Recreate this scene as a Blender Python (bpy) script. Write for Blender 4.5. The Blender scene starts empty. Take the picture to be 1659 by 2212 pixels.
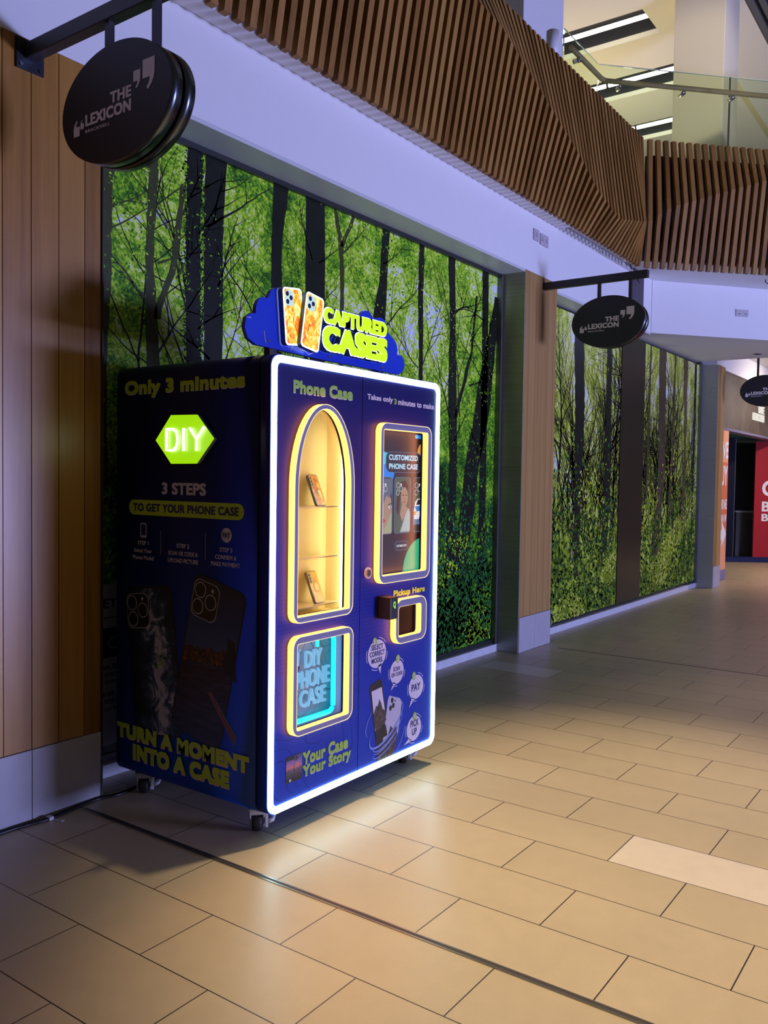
import bpy, bmesh, math, random
from mathutils import Vector
sc = bpy.context.scene
col = sc.collection
R = math.radians
random.seed(7)

# ---------------------------------------------------------------- camera
cam_d = bpy.data.cameras.new('camera')
cam = bpy.data.objects.new('camera', cam_d)
col.objects.link(cam)
sc.camera = cam
YAW, PIT, ROL = 0.620381761, -0.0385915401, 0.0147826279
fw = Vector((math.cos(YAW) * math.cos(PIT), math.sin(YAW) * math.cos(PIT), math.sin(PIT)))
rt = Vector((math.sin(YAW), -math.cos(YAW), 0))
up = rt.cross(fw)
r2 = rt * math.cos(ROL) + up * math.sin(ROL)
u2 = up * math.cos(ROL) - rt * math.sin(ROL)
from mathutils import Matrix
mw = Matrix.Identity(4)
for i in range(3):
    mw[i][0], mw[i][1], mw[i][2] = r2[i], u2[i], -fw[i]
mw[0][3], mw[1][3], mw[2][3] = 0.0, 0.0, 1.4587
cam.matrix_world = mw
cam_d.sensor_fit = 'VERTICAL'
cam_d.sensor_height = 36.0
cam_d.lens = 1858.08 / 2212 * 36.0
cam_d.clip_start = 0.05
cam_d.clip_end = 200

# ---------------------------------------------------------------- world, lamps, exposure
sc.view_settings.view_transform = 'Standard'
sc.view_settings.look = 'None'
sc.view_settings.gamma = 1.0
sc.view_settings.use_curve_mapping = False
sc.view_settings.exposure = 0.0
wd = bpy.data.worlds.new('world')
sc.world = wd
wd.use_nodes = True
wd.node_tree.nodes['Background'].inputs[0].default_value = (0.60, 0.54, 0.56, 1)
wd.node_tree.nodes['Background'].inputs[1].default_value = 0.085

def lamp(name, kind, loc, target, energy, color, size=1.0, size_y=None, spot=None, blend=0.5):
    d = bpy.data.lights.new(name, kind)
    d.energy = energy
    d.color = color
    if kind == 'AREA':
        d.size = size
        if size_y:
            d.shape = 'RECTANGLE'
            d.size_y = size_y
    else:
        d.shadow_soft_size = size
    if kind == 'SPOT':
        d.spot_size = R(spot)
        d.spot_blend = blend
    o = bpy.data.objects.new(name, d)
    col.objects.link(o)
    o.location = loc
    dv = Vector(target) - Vector(loc)
    o.rotation_euler = dv.to_track_quat('-Z', 'Y').to_euler()
    return o

LAV = (0.40, 0.44, 1.0)
lamp('atrium_wash', 'AREA', (7.2, -8.0, 1.0), (5.4, 3.3, 3.2), 1150, LAV, 2.5, 1.2)  # unseen area lamp added to wash the fascia in lavender
WARM = (1.0, 0.79, 0.50)
lamp('downlight_side', 'SPOT', (3.9, 1.8, 7.6), (3.35, 1.05, 0), 2000, WARM, 0.09, spot=36, blend=0.9)
lamp('downlight_front', 'SPOT', (2.3, 0.8, 7.6), (2.25, 0.85, 0), 700, (1.0, 0.74, 0.40), 0.09, spot=25, blend=0.9)
lamp('downlight_mid', 'SPOT', (5.4, 0.4, 7.6), (5.4, 0.4, 0), 400, WARM, 0.08, spot=34, blend=0.9)
lamp('downlight_far', 'SPOT', (9.0, 0.4, 7.6), (8.8, 0.7, 0), 1000, (1.0, 0.80, 0.58), 0.12, spot=44, blend=0.95)
lamp('upper_ceiling_fill', 'AREA', (12.2, 5.6, 5.2), (12.2, 5.0, 7.5), 62, (1.0, 0.84, 0.58), 3.5, 2.5)  # added area lamp besides the tubes, brightens the upper ceiling
lamp('column_fill', 'SPOT', (7.6, 0.4, 7.3), (10.8, 3.1, 6.4), 420, (1.0, 0.86, 0.66), 0.3, spot=30, blend=0.7)  # unseen spot added to brighten the wide cream column
lamp('shop_fill', 'SPOT', (15.2, 1.5, 3.4), (15.0, 3.4, 1.0), 420, (1.0, 0.82, 0.70), 0.15, spot=130, blend=0.8)  # unseen lamp added to brighten the peach poster and shop front

# ---------------------------------------------------------------- helpers
def tag(o, label=None, cat=None, group=None, kind=None):
    if label: o['label'] = label
    if cat: o['category'] = cat
    if group: o['group'] = group
    if kind: o['kind'] = kind
    return o

def empty(name, loc, label=None, cat=None, group=None):
    o = bpy.data.objects.new(name, None)
    o.empty_display_size = 0.1
    col.objects.link(o)
    o.location = loc
    return tag(o, label, cat, group)

def rootloc(o):
    v = Vector((0, 0, 0))
    while o is not None:
        v += o.location
        o = o.parent
    return v

class MB:
    def __init__(s):
        s.v, s.f, s.m, s.sm = [], [], [], []
    def add(s, vs, fs, mi=0, smooth=False):
        b = len(s.v)
        s.v += [tuple(p) for p in vs]
        for k, f in enumerate(fs):
            s.f.append([b + i for i in f])
            s.m.append(mi[k] if isinstance(mi, (list, tuple)) else mi)
            s.sm.append(smooth)
        return s
    def box(s, x0, x1, y0, y1, z0, z1, mi=0):
        vs = [(x, y, z) for z in (z0, z1) for y in (y0, y1) for x in (x0, x1)]
        return s.add(vs, [(0, 2, 3, 1), (4, 5, 7, 6), (0, 1, 5, 4), (2, 6, 7, 3), (0, 4, 6, 2), (1, 3, 7, 5)], mi)
    def quad(s, a, b, c, d, mi=0):
        return s.add([a, b, c, d], [(0, 1, 2, 3)], mi)
    def prism(s, pts, o, u, v, n, d, mi=0, smi=None, smooth=False):
        """outline pts (a,b) in the plane o+a*u+b*v, extruded d along n"""
        o, u, v, n = Vector(o), Vector(u), Vector(v), Vector(n)
        k = len(pts)
        lo = [o + u * a + v * b for a, b in pts]
        hi = [p + n * d for p in lo]
        s.add(lo + hi, [list(range(k))[::-1], list(range(k, 2 * k))], mi)
        s.add(lo + hi, [(i, (i + 1) % k, k + (i + 1) % k, k + i) for i in range(k)], mi if smi is None else smi, smooth)
        return s
    def tube(s, path, r, n=8, mi=0, caps=True):
        P = [Vector(p) for p in path]
        rings = []
        for i, p in enumerate(P):
            t = (P[min(i + 1, len(P) - 1)] - P[max(i - 1, 0)]).normalized()
            a = Vector((0, 0, 1)) if abs(t.z) < 0.9 else Vector((1, 0, 0))
            e1 = t.cross(a).normalized(); e2 = t.cross(e1)
            rr_ = r[i] if isinstance(r, (list, tuple)) else r
            rings.append([p + e1 * rr_ * math.cos(2 * math.pi * k / n) + e2 * rr_ * math.sin(2 * math.pi * k / n) for k in range(n)])
        vs = [q for g in rings for q in g]
        fs = []
        for i in range(len(P) - 1):
            for k in range(n):
                fs.append((i * n + k, i * n + (k + 1) % n, (i + 1) * n + (k + 1) % n, (i + 1) * n + k))
        s.add(vs, fs, mi, True)
        if caps:
            s.add(rings[0], [list(range(n))], mi)
            s.add(rings[-1], [list(range(n))[::-1]], mi)
        return s
    def ring2(s, outer, inner, o, u, v, n, d, mi=0, omi=None, imi=None):
        """flat ring between two outlines with the same count of points, thickness d along n"""
        o, u, v, n = Vector(o), Vector(u), Vector(v), Vector(n)
        k = len(outer)
        A = [o + u * a + v * b for a, b in outer]; B = [o + u * a + v * b for a, b in inner]
        A2 = [p + n * d for p in A]; B2 = [p + n * d for p in B]
        f4 = lambda a, b: [(a + i, a + (i + 1) % k, b + (i + 1) % k, b + i) for i in range(k)]
        s.add(A + B, f4(0, k), mi)
        s.add(A2 + B2, f4(0, k), mi)
        s.add(A + A2, f4(0, k), mi if omi is None else omi, True)
        s.add(B + B2, f4(0, k), mi if imi is None else imi, True)
        return s
    def turn(s, x, y, ang):
        c, n_ = math.cos(ang), math.sin(ang)
        s.v = [(x + (p[0] - x) * c - (p[1] - y) * n_, y + (p[0] - x) * n_ + (p[1] - y) * c, p[2]) for p in s.v]
        return s
    def build(s, name, mats, parent=None, bevel=0, label=None):
        me = bpy.data.meshes.new(name)
        off = rootloc(parent) if parent else Vector((0, 0, 0))
        me.from_pydata([tuple(Vector(p) - off) for p in s.v], [], s.f)
        mats = mats if isinstance(mats, (list, tuple)) else [mats]
        for m in mats:
            me.materials.append(m)
        me.polygons.foreach_set('material_index', s.m)
        me.polygons.foreach_set('use_smooth', s.sm)
        bm = bmesh.new(); bm.from_mesh(me)
        bmesh.ops.remove_doubles(bm, verts=bm.verts, dist=1e-6)
        bmesh.ops.recalc_face_normals(bm, faces=bm.faces)
        bm.to_mesh(me); bm.free()
        o = bpy.data.objects.new(name, me)
        col.objects.link(o)
        if parent: o.parent = parent
        if bevel:
            md = o.modifiers.new('b', 'BEVEL'); md.width = bevel; md.segments = 2
            md.limit_method = 'ANGLE'; md.angle_limit = R(40)
        if label: o['label'] = label
        return o

def rr(x0, x1, z0, z1, r, n=6):
    if not isinstance(r, (list, tuple)): r = [r] * 4
    pts = []
    for (cx, cz, a, rad) in ((x1 - r[0], z1 - r[0], 0, r[0]), (x0 + r[1], z1 - r[1], 90, r[1]), (x0 + r[2], z0 + r[2], 180, r[2]), (x1 - r[3], z0 + r[3], 270, r[3])):
        for k in range(n + 1):
            t = R(a + 90.0 * k / n)
            pts.append((cx + rad * math.cos(t), cz + rad * math.sin(t)))
    return pts

def arch(x0, x1, z0, zs, z1, rb, n=24):
    """rounded bottom corners, elliptical top springing at zs"""
    cx = (x0 + x1) / 2; a = (x1 - x0) / 2; b = z1 - zs
    pts = [(cx + a * math.cos(math.pi * k / n), zs + b * math.sin(math.pi * k / n)) for k in range(n + 1)]
    for (px, pz, s0) in ((x0 + rb, z0 + rb, 180), (x1 - rb, z0 + rb, 270)):
        for k in range(7):
            t = R(s0 + 90.0 * k / 6)
            pts.append((px + rb * math.cos(t), pz + rb * math.sin(t)))
    return pts

def ell(cx, cz, rx, rz, n=40):
    return [(cx + rx * math.cos(2 * math.pi * k / n), cz + rz * math.sin(2 * math.pi * k / n)) for k in range(n)]

_tmp = []
def curve_faces(cu):
    o = bpy.data.objects.new('t', cu)
    col.objects.link(o)
    bpy.context.view_layer.update()
    dg = bpy.context.evaluated_depsgraph_get()
    me = o.evaluated_get(dg).to_mesh()
    vs = [tuple(v.co) for v in me.vertices]
    fs = [tuple(p.vertices) for p in me.polygons]
    o.evaluated_get(dg).to_mesh_clear()
    bpy.data.objects.remove(o)
    bpy.data.curves.remove(cu)
    return vs, fs

_tc = {}
def text_shape(s, bold=0.0, ext=0.0, spacing=1.0, bevel=0.0):
    key = (s, bold, ext, spacing, bevel)
    if key not in _tc:
        cu = bpy.data.curves.new('t', 'FONT')
        cu.body = s; cu.offset = bold; cu.extrude = ext; cu.space_character = spacing
        cu.resolution_u = 4
        cu.bevel_depth = bevel
        _tc[key] = curve_faces(cu)
    return _tc[key]

def text(mb, s, o, u, v, w, h, mi=0, bold=0.0, depth=0.0, n=None, spacing=1.0, slope=0.0, shear=0.0, smi=None):
    """lettering stretched into the box w x h whose lower left corner is o"""
    vs, fs = text_shape(s, min(bold, 0.012), 0.5 if depth else 0.0, spacing + bold * 1.3)
    e = max(0.0, bold - 0.012)
    lay = [] if e else [0.0] * len(vs)
    if e:                                   # heavier weight: the same outline set several times, slightly shifted
        k = len(vs); V, Fc = [], []
        for i, (dx, dy) in enumerate(((0, 0), (e, e * .7), (-e, e * .7), (e, -e * .7), (-e, -e * .7))):
            V += [(p[0] + dx, p[1] + dy, p[2] + (i * 0.006 if depth else 0)) for p in vs]; lay += [i * 0.00007] * k
            Fc += [tuple(j + i * k for j in f) for f in fs]
        vs, fs = V, Fc
    xs = [p[0] for p in vs]; ys = [p[1] for p in vs]
    x0, x1, y0, y1 = min(xs), max(xs), min(ys), max(ys)
    o, u, v = Vector(o), Vector(u), Vector(v)
    n = Vector(n) if n else u.cross(v)
    out = []
    for p, dl_ in zip(vs, lay):
        a = (p[0] - x0) / (x1 - x0) * w
        b = (p[1] - y0) / (y1 - y0) * h
        out.append(o + u * (a + b * shear) + v * (b + a * slope) + n * ((p[2] + 0.5) * depth if depth else dl_))
    if depth and smi is not None:
        ms = []
        for f in fs:
            zz = [vs[i][2] for i in f]
            ms.append(mi if max(zz) - min(zz) < 1e-4 else smi)
        mb.add(out, fs, ms)
    else:
        mb.add(out, fs, mi)

def plate(mb, outer, holes, o, u, v, n, d, mi=0, smi=None):
    """flat board with cut-outs, thickness d along n"""
    cu = bpy.data.curves.new('p', 'CURVE')
    cu.dimensions = '2D'; cu.fill_mode = 'BOTH'; cu.extrude = 0.5
    for pts in [outer] + holes:
        sp = cu.splines.new('POLY')
        sp.points.add(len(pts) - 1)
        for q, (a, b) in zip(sp.points, pts):
            q.co = (a, b, 0, 1)
        sp.use_cyclic_u = True
    vs, fs = curve_faces(cu)
    o, u, v, n = Vector(o), Vector(u), Vector(v), Vector(n)
    out = [o + u * p[0] + v * p[1] + n * (p[2] + 0.5) * d for p in vs]
    ms = []
    for f in fs:
        zz = [vs[i][2] for i in f]
        ms.append(mi if (smi is None or max(zz) - min(zz) < 1e-4) else smi)
    mb.add(out, fs, ms)

def copy_tree(o, parent=None):
    c = o.copy(); col.objects.link(c)
    if parent: c.parent = parent
    for ch in list(o.children):
        copy_tree(ch, c)
    return c

# ---------------------------------------------------------------- materials
class NT:
    def __init__(s, name):
        s.mat = bpy.data.materials.new(name); s.mat.use_nodes = True
        s.t = s.mat.node_tree; s.b = s.t.nodes['Principled BSDF']
    def n(s, typ, **kw):
        nd = s.t.nodes.new('ShaderNode' + typ)
        for k, v in kw.items():
            if k.startswith('i_'):
                key = k[2:].replace('_', ' ')
                s.put(nd.inputs[int(key)] if key.isdigit() else nd.inputs[key], v)
            else:
                setattr(nd, k, v)
        return nd
    def put(s, sock, v):
        if isinstance(v, bpy.types.NodeSocket): s.t.links.new(v, sock)
        else: sock.default_value = v
    def math(s, op, a, b=0.0, c=None):
        nd = s.n('Math', operation=op); s.put(nd.inputs[0], a); s.put(nd.inputs[1], b)
        if c is not None: s.put(nd.inputs[2], c)
        return nd.outputs[0]
    def pos(s):
        g = s.n('NewGeometry'); x = s.n('SeparateXYZ', i_0=g.outputs['Position'])
        return x.outputs[0], x.outputs[1], x.outputs[2], g.outputs['Position']
    def vec(s, x, y, z):
        c = s.n('CombineXYZ'); s.put(c.inputs[0], x); s.put(c.inputs[1], y); s.put(c.inputs[2], z)
        return c.outputs[0]
    def ramp(s, fac, stops, interp='LINEAR'):
        nd = s.n('ValToRGB'); cr = nd.color_ramp; cr.interpolation = interp
        while len(cr.elements) < len(stops): cr.elements.new(0.5)
        for e, (p, c) in zip(cr.elements, stops):
            e.position = p; e.color = (c[0], c[1], c[2], 1)
        s.put(nd.inputs[0], fac)
        return nd.outputs[0]
    def mix(s, f, a, b, mode='MIX'):
        nd = s.n('Mix', data_type='RGBA', blend_type=mode)
        s.put(nd.inputs[0], f)
        for k, v in ((6, a), (7, b)):
            s.put(nd.inputs[k], v if isinstance(v, bpy.types.NodeSocket) else (v[0], v[1], v[2], 1))
        return nd.outputs[2]
    def noise(s, vec, scale, detail=2.0, rough=0.5):
        return s.n('TexNoise', i_Vector=vec, i_Scale=scale, i_Detail=detail, i_Roughness=rough).outputs[0]
    def base(s, c, rough=0.5, metal=0.0, spec=0.5):
        s.put(s.b.inputs['Base Color'], c if isinstance(c, bpy.types.NodeSocket) else (c[0], c[1], c[2], 1))
        s.put(s.b.inputs['Roughness'], rough)
        s.b.inputs['Metallic'].default_value = metal
        s.b.inputs['Specular IOR Level'].default_value = spec
        return s.mat
    def bump(s, h, strength=0.2, dist=0.002):
        nd = s.n('Bump', i_Strength=strength, i_Distance=dist, i_Height=h)
        s.t.links.new(nd.outputs[0], s.b.inputs['Normal'])

def plain(name, c, rough=0.5, metal=0.0, spec=0.5, var=0.0):
    q = NT(name)
    if var:
        x, y, z, p = q.pos()
        f = q.noise(p, 14, 4, 0.6)
        k = q.math('MULTIPLY_ADD', f, 2 * var, 1 - var)
        h = q.n('HueSaturation', i_Color=(c[0], c[1], c[2], 1), i_Value=k)
        return q.base(h.outputs[0], rough, metal, spec)
    return q.base(c, rough, metal, spec)

def glow(name, c, strength, base=(0.06, 0.06, 0.06)):
    q = NT(name)
    q.base(base, 0.4)
    q.b.inputs['Emission Color'].default_value = (c[0], c[1], c[2], 1)
    q.b.inputs['Emission Strength'].default_value = strength
    return q.mat

def wood(name, cols, plank=None, p0=0.0, axis=0, stretch=0.05, scale=18, rough=0.5, spec=0.2):
    q = NT(name)
    x, y, z, p = q.pos()
    a = (x, y)[axis]
    v = q.vec(x, y, q.math('MULTIPLY', z, stretch))
    seed = 0.0
    oi = q.n('ObjectInfo').outputs['Random']
    if plank:
        seed = q.math('FLOOR', q.math('DIVIDE', q.math('SUBTRACT', a, p0), plank))
    wn = q.n('TexWhiteNoise', noise_dimensions='2D', i_Vector=q.vec(seed, oi, 0)).outputs['Value']
    v2 = q.n('VectorMath', operation='ADD', i_0=v, i_1=q.vec(0, 0, q.math('MULTIPLY', wn, 9.0))).outputs[0]
    g = q.noise(v2, scale, 6, 0.65)
    g2 = q.noise(v2, scale * 7, 3, 0.6)
    f = q.math('ADD', q.math('MULTIPLY', g, 0.75), q.math('MULTIPLY', g2, 0.25))
    f = q.math('ADD', f, q.math('MULTIPLY_ADD', wn, 0.34, -0.17))
    c = q.ramp(f, [(0.25, cols[0]), (0.5, cols[1]), (0.78, cols[2])])
    q.base(c, rough, 0.0, spec)
    q.bump(g2, 0.08)
    return q.mat

M = {}
M['white'] = plain('white_plaster', (0.80, 0.80, 0.80), 0.75, var=0.02)
M['ceil'] = plain('ceiling_paint', (0.84, 0.84, 0.80), 0.85)
M['cream'] = plain('cream_paint', (0.82, 0.76, 0.60), 0.8)
M['soffit'] = plain('reveal_grey_paint', (0.62, 0.66, 0.66), 0.4)
M['dark'] = plain('dark_metal', (0.018, 0.017, 0.022), 0.42, 0.0, 0.5)
M['black'] = plain('black_plastic', (0.008, 0.008, 0.009), 0.45)
M['void'] = plain('black_void', (0.004, 0.003, 0.003), 0.8)
M['backing'] = plain('slat_backing', (0.014, 0.005, 0.003), 0.9)
M['cladding'] = wood('cedar_cladding', ((0.19, 0.078, 0.010), (0.34, 0.155, 0.024), (0.46, 0.24, 0.045)), 0.1265, 1.923, 0, 0.035, 9, 0.36, 0.5)
M['pillarwood'] = wood('cedar_pillar_cladding', ((0.26, 0.135, 0.042), (0.38, 0.22, 0.072), (0.48, 0.29, 0.105)), 0.1235, 6.62, 0, 0.035, 9)
M['slat'] = wood('oiled_slat', ((0.18, 0.082, 0.017), (0.31, 0.152, 0.036), (0.41, 0.222, 0.062)), None, 0, 0, 0.10, 12)
M['stone'] = plain('grey_stone_plinth', (0.42, 0.40, 0.42), 0.55, var=0.10)
M['steel'] = None

q = NT('brushed_steel')
x, y, z, p = q.pos()
g = q.noise(q.vec(q.math('MULTIPLY', x, 3.0), q.math('MULTIPLY', y, 3.0), q.math('MULTIPLY', z, 220.0)), 1.0, 3, 0.6)
q.base(q.ramp(g, [(0.3, (0.30, 0.305, 0.28)), (0.7, (0.42, 0.425, 0.40))]), q.math('MULTIPLY_ADD', g, 0.15, 0.26), 0.35)
M['steel'] = q.mat
q = NT('satin_rim')
q.base((0.12, 0.14, 0.16), 0.28, 1.0)
M['rim'] = q.mat
M['chrome'] = plain('polished_steel', (0.75, 0.75, 0.75), 0.15, 1.0)
M['logo'] = plain('pale_logo_vinyl', (0.92, 0.84, 0.88), 0.6)
M['logo_w'] = plain('white_vinyl', (0.78, 0.76, 0.76), 0.6)

def floor_mat(name, tint):
    q = NT(name)
    x, y, z, p = q.pos()
    v = q.vec(q.math('SUBTRACT', y, 1.78 - 60.0), q.math('SUBTRACT', x, 2.265 - 60.0), 0.0)
    br = q.n('TexBrick', i_Vector=v, i_Scale=1.0, i_Color1=(0.40, 0.40, 0.40, 1), i_Color2=(0.60, 0.60, 0.60, 1), i_Mortar=(0, 0, 0, 1))
    br.offset = 0.5; br.offset_frequency = 2
    br.inputs['Mortar Size'].default_value = 0.0021
    br.inputs['Mortar Smooth'].default_value = 0.1
    br.inputs['Brick Width'].default_value = 0.6
    br.inputs['Row Height'].default_value = 0.3
    n1 = q.noise(p, 3.0, 4, 0.6)
    n2 = q.noise(p, 240.0, 2, 0.6)
    n3 = q.noise(p, 14.0, 5, 0.65)
    k = q.math('MULTIPLY_ADD', n1, 0.16, 0.92)
    k = q.math('MULTIPLY', k, q.math('MULTIPLY_ADD', n2, 0.24, 0.88))
    k = q.math('MULTIPLY', k, q.math('MULTIPLY_ADD', n3, 0.16, 0.92))
    k = q.math('MULTIPLY', k, q.math('MULTIPLY_ADD', br.outputs[0], 0.42, 0.79))
    h = q.n('HueSaturation', i_Color=(tint[0], tint[1], tint[2], 1), i_Value=k).outputs[0]
    c = q.mix(br.outputs['Fac'], h, (0.022, 0.012, 0.010))
    q.base(c, q.math('MULTIPLY_ADD', n3, 0.22, 0.25))
    q.b.inputs['Specular IOR Level'].default_value = 0.5
    q.bump(q.math('SUBTRACT', 1.0, br.outputs['Fac']), 0.35, 0.003)
    return q.mat
M['floor'] = floor_mat('porcelain_tile', (0.50, 0.405, 0.27))
M['floor2'] = floor_mat('pale_replacement_tile', (0.66, 0.57, 0.47))

# ---------------------------------------------------------------- setting: floor, walls, ceilings
XS, YF = 2.48, 2.32
mb = MB()
xs = [-8, 3.165, 3.465, 5.865, 6.165, 24]
ys = [-14, 0.58, 1.18, 2.68, 3.28, 6]
for i in range(5):
    for j in range(5):
        mi = 1 if (i, j) in ((1, 1), (3, 3)) else 0
        mb.quad((xs[i], ys[j], 0), (xs[i + 1], ys[j], 0), (xs[i + 1], ys[j + 1], 0), (xs[i], ys[j + 1], 0), mi)
o = mb.build('floor', [M['floor'], M['floor2']])
tag(o, kind='structure')

mb = MB()
mb.box(2.252, 2.259, -12, 3.2, -0.01, 0.0022, 1)
mb.box(2.259, 2.271, -12, 3.2, -0.01, 0.0012, 0)
mb.box(2.271, 2.278, -12, 3.2, -0.01, 0.0022, 1)
tag(mb.build('trim_1', [plain('joint_seal', (0.05, 0.04, 0.035), 0.6), plain('joint_profile', (0.30, 0.28, 0.25), 0.3, 0.9)]), kind='structure')
mb = MB().box(6.985, 6.995, -8, 3.1, -0.01, 0.0012)
tag(mb.build('trim_2', M['void']), kind='structure')

# left cladding of vertical boards on a stone base
mb = MB()
mb.box(-2.0, 2.385, 3.275, 3.62, 0.0, 3.215, 1)
xj = [2.303 - 0.1265 * k for k in range(0, 28)]
edges = [2.389] + xj
for a, b in zip(edges[1:], edges[:-1]):
    mb.box(a + 0.002, b - 0.002, 3.26, 3.276, 0.305, 3.213, 0)
tag(mb.build('wall_left', [M['cladding'], M['backing']]), kind='structure')
mb = MB()
for a, b in ((2.050, 2.389), (1.35, 2.046), (0.65, 1.346), (-0.6, 0.646)):
    mb.box(a, b, 3.255, 3.276, 0.002, 0.302)
tag(mb.build('baseboard_left', M['stone']), kind='structure')
mb = MB().box(2.386, 2.394, 3.25, 3.50, 0.0, 3.213)
tag(mb.build('trim_3', M['dark']), kind='structure')

# white fascia over the shop windows
mb = MB()
mb.box(-2.0, 7.17, 3.26, 3.62, 3.215, 4.9)
mb.box(7.17, 9.70, 3.265, 3.62, 3.15, 3.74)
tag(mb.build('wall_front', M['white']), kind='structure')
mb = MB()
mb.box(2.394, 6.53, 3.262, 3.62, 3.195, 3.2145)
mb.box(7.16, 9.70, 3.267, 3.62, 3.130, 3.1495)
tag(mb.build('trim_4', M['soffit']), kind='structure')
# faceted bulkhead turning away from the wall
d = Vector((1.18, -0.99, 0)).normalized()
nb = Vector((d.y, -d.x, 0))          # towards the camera side
A = Vector((9.70, 3.26, 0)); B = A + d * 6.5
def strip(mb, a, b, n, t, z0, z1, mi=0):
    pts = [a, b, b - n * t, a - n * t]
    lo = [(q.x, q.y, z0) for q in pts]; hi = [(q.x, q.y, z1) for q in pts]
    mb.add(lo + hi, [(3, 2, 1, 0), (4, 5, 6, 7), (0, 1, 5, 4), (1, 2, 6, 5), (2, 3, 7, 6), (3, 0, 4, 7)], mi)
mb = MB()
strip(mb, A, B, nb, 0.2, 3.15, 3.74)
tag(mb.build('wall_right', M['white']), kind='structure')
# upper slab: its underside is the white soffit behind the slats
SA = Vector((8.70, 3.04, 0)); sd = Vector((0.7071, -0.7071, 0)); sn = Vector((-0.7071, -0.7071, 0))
mb = MB()
inn = Vector((0.0, 0.11, 0))
poly = [(7.18, 3.15), (8.765, 3.15), (8.765 + 7 * .7071, 3.15 - 7 * .7071), (21, -1.8), (21, 9), (7.18, 9)]
mb.prism(poly, (0, 0, 3.742), (1, 0, 0), (0, 1, 0), (0, 0, 1), 0.9)
mb.prism([(-2, 3.63), (7.18, 3.63), (7.18, 9), (-2, 9)], (0, 0, 4.0), (1, 0, 0), (0, 1, 0), (0, 0, 1), 0.642)
mb.prism([(-2, 3.145), (7.168, 3.145), (7.168, 3.255), (-2, 3.255)], (0, 0, 3.700), (1, 0, 0), (0, 1, 0), (0, 0, 1), 0.9)  # return strip added to hide the slats' shadow stripes on the fascia
tag(mb.build('ceiling', M['white']), kind='structure')
# lower grey-white ceiling beyond the bulkhead, step up to a higher ceiling past it
mb = MB()
mb.prism([(9.705, 3.262), (12.36, 1.035), (12.36, 3.60), (9.705, 3.60)], (0, 0, 3.151), (1, 0, 0), (0, 1, 0), (0, 0, 1), 0.25)
tag(mb.build('ceiling_lower', M['ceil']), kind='structure')
mb = MB().box(12.36, 21, -3.0, 3.6, 3.46, 3.6)
tag(mb.build('ceiling_far', M['ceil']), kind='structure')
mb = MB()
mb.box(12.76, 21, 3.33, 3.62, 3.125, 3.459, 0)
tag(mb.build('wall_far', M['ceil']), kind='structure')

# recessed window reveal (sills, frames)
mb = MB()
mb.box(2.394, 6.53, 3.452, 3.56, 0.0, 0.062)
mb.box(7.17, 12.40, 3.43, 3.56, 0.0, 0.062)
tag(mb.build('baseboard_front', plain('painted_sill', (0.62, 0.62, 0.66), 0.5, var=0.18)), kind='structure')
mb = MB()
for (x0, x1, zt) in ((2.394, 6.53, 3.195), (7.17, 12.37, 3.13)):
    mb.box(x0, x1, 3.485, 3.53, 0.062, 0.10)
    mb.box(x0, x1, 3.475, 3.53, zt - 0.03, zt)
mb.box(6.495, 6.535, 3.455, 3.53, 0.062, 3.19, 1)
mb.box(12.32, 12.375, 3.41, 3.53, 0.062, 3.13, 1)
tag(mb.build('window_1', [plain('dark_frame', (0.02, 0.024, 0.022), 0.4), plain('grey_frame', (0.18, 0.19, 0.20), 0.4, 0.6)]), kind='structure')
mb = MB().box(2.0, 13, 3.545, 3.62, 0.0, 3.3)
tag(mb.build('wall_back', M['void']), kind='structure')

# ---------------------------------------------------------------- wood and steel pillars
def pillar(x0, x1, y0, zt, joints, label, mat, pj):
    r_ = empty('wood_clad_pillar', (x0, y0, 0), label, 'pillar', None)
    mb = MB()
    mb.box(x0 + 0.012, x1 - 0.004, y0 + 0.016, 3.54, 0.002, zt, 0)
    mb.build('steel_return', M['steel'], r_, label='brushed steel side panel')
    mb = MB().box(x0, x0 + 0.011, y0, 3.46, 0.002, zt)
    mb.build('steel_side', M['steel'], r_)
    mb = MB()
    e = [x0 + 0.012] + joints + [x1]
    for a, b in zip(e[:-1], e[1:]):
        mb.box(a + 0.0015, b - 0.0015, y0, y0 + 0.0155, 0.303, zt)
    mb.build('wood_cladding', mat, r_)
    mb = MB()
    e = [x0 + 0.012] + pj + [x1]
    for a, b in zip(e[:-1], e[1:]):
        mb.box(a + 0.001, b - 0.001, y0 - 0.004, y0 + 0.0155, 0.002, 0.30)
    mb.build('stone_plinth', M['stone'], r_)
    return r_
pillar(6.53, 7.165, 3.26, 3.212, [6.622, 6.752, 6.872, 6.998, 7.114], 'wood clad pillar between the two forest murals, nearest to the vending machine', M['pillarwood'], [6.845])
pillar(12.37, 12.74, 3.205, 3.10, [12.47, 12.59, 12.68], 'far wood clad pillar beside the peach coloured poster', M['pillarwood'], [])

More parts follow.
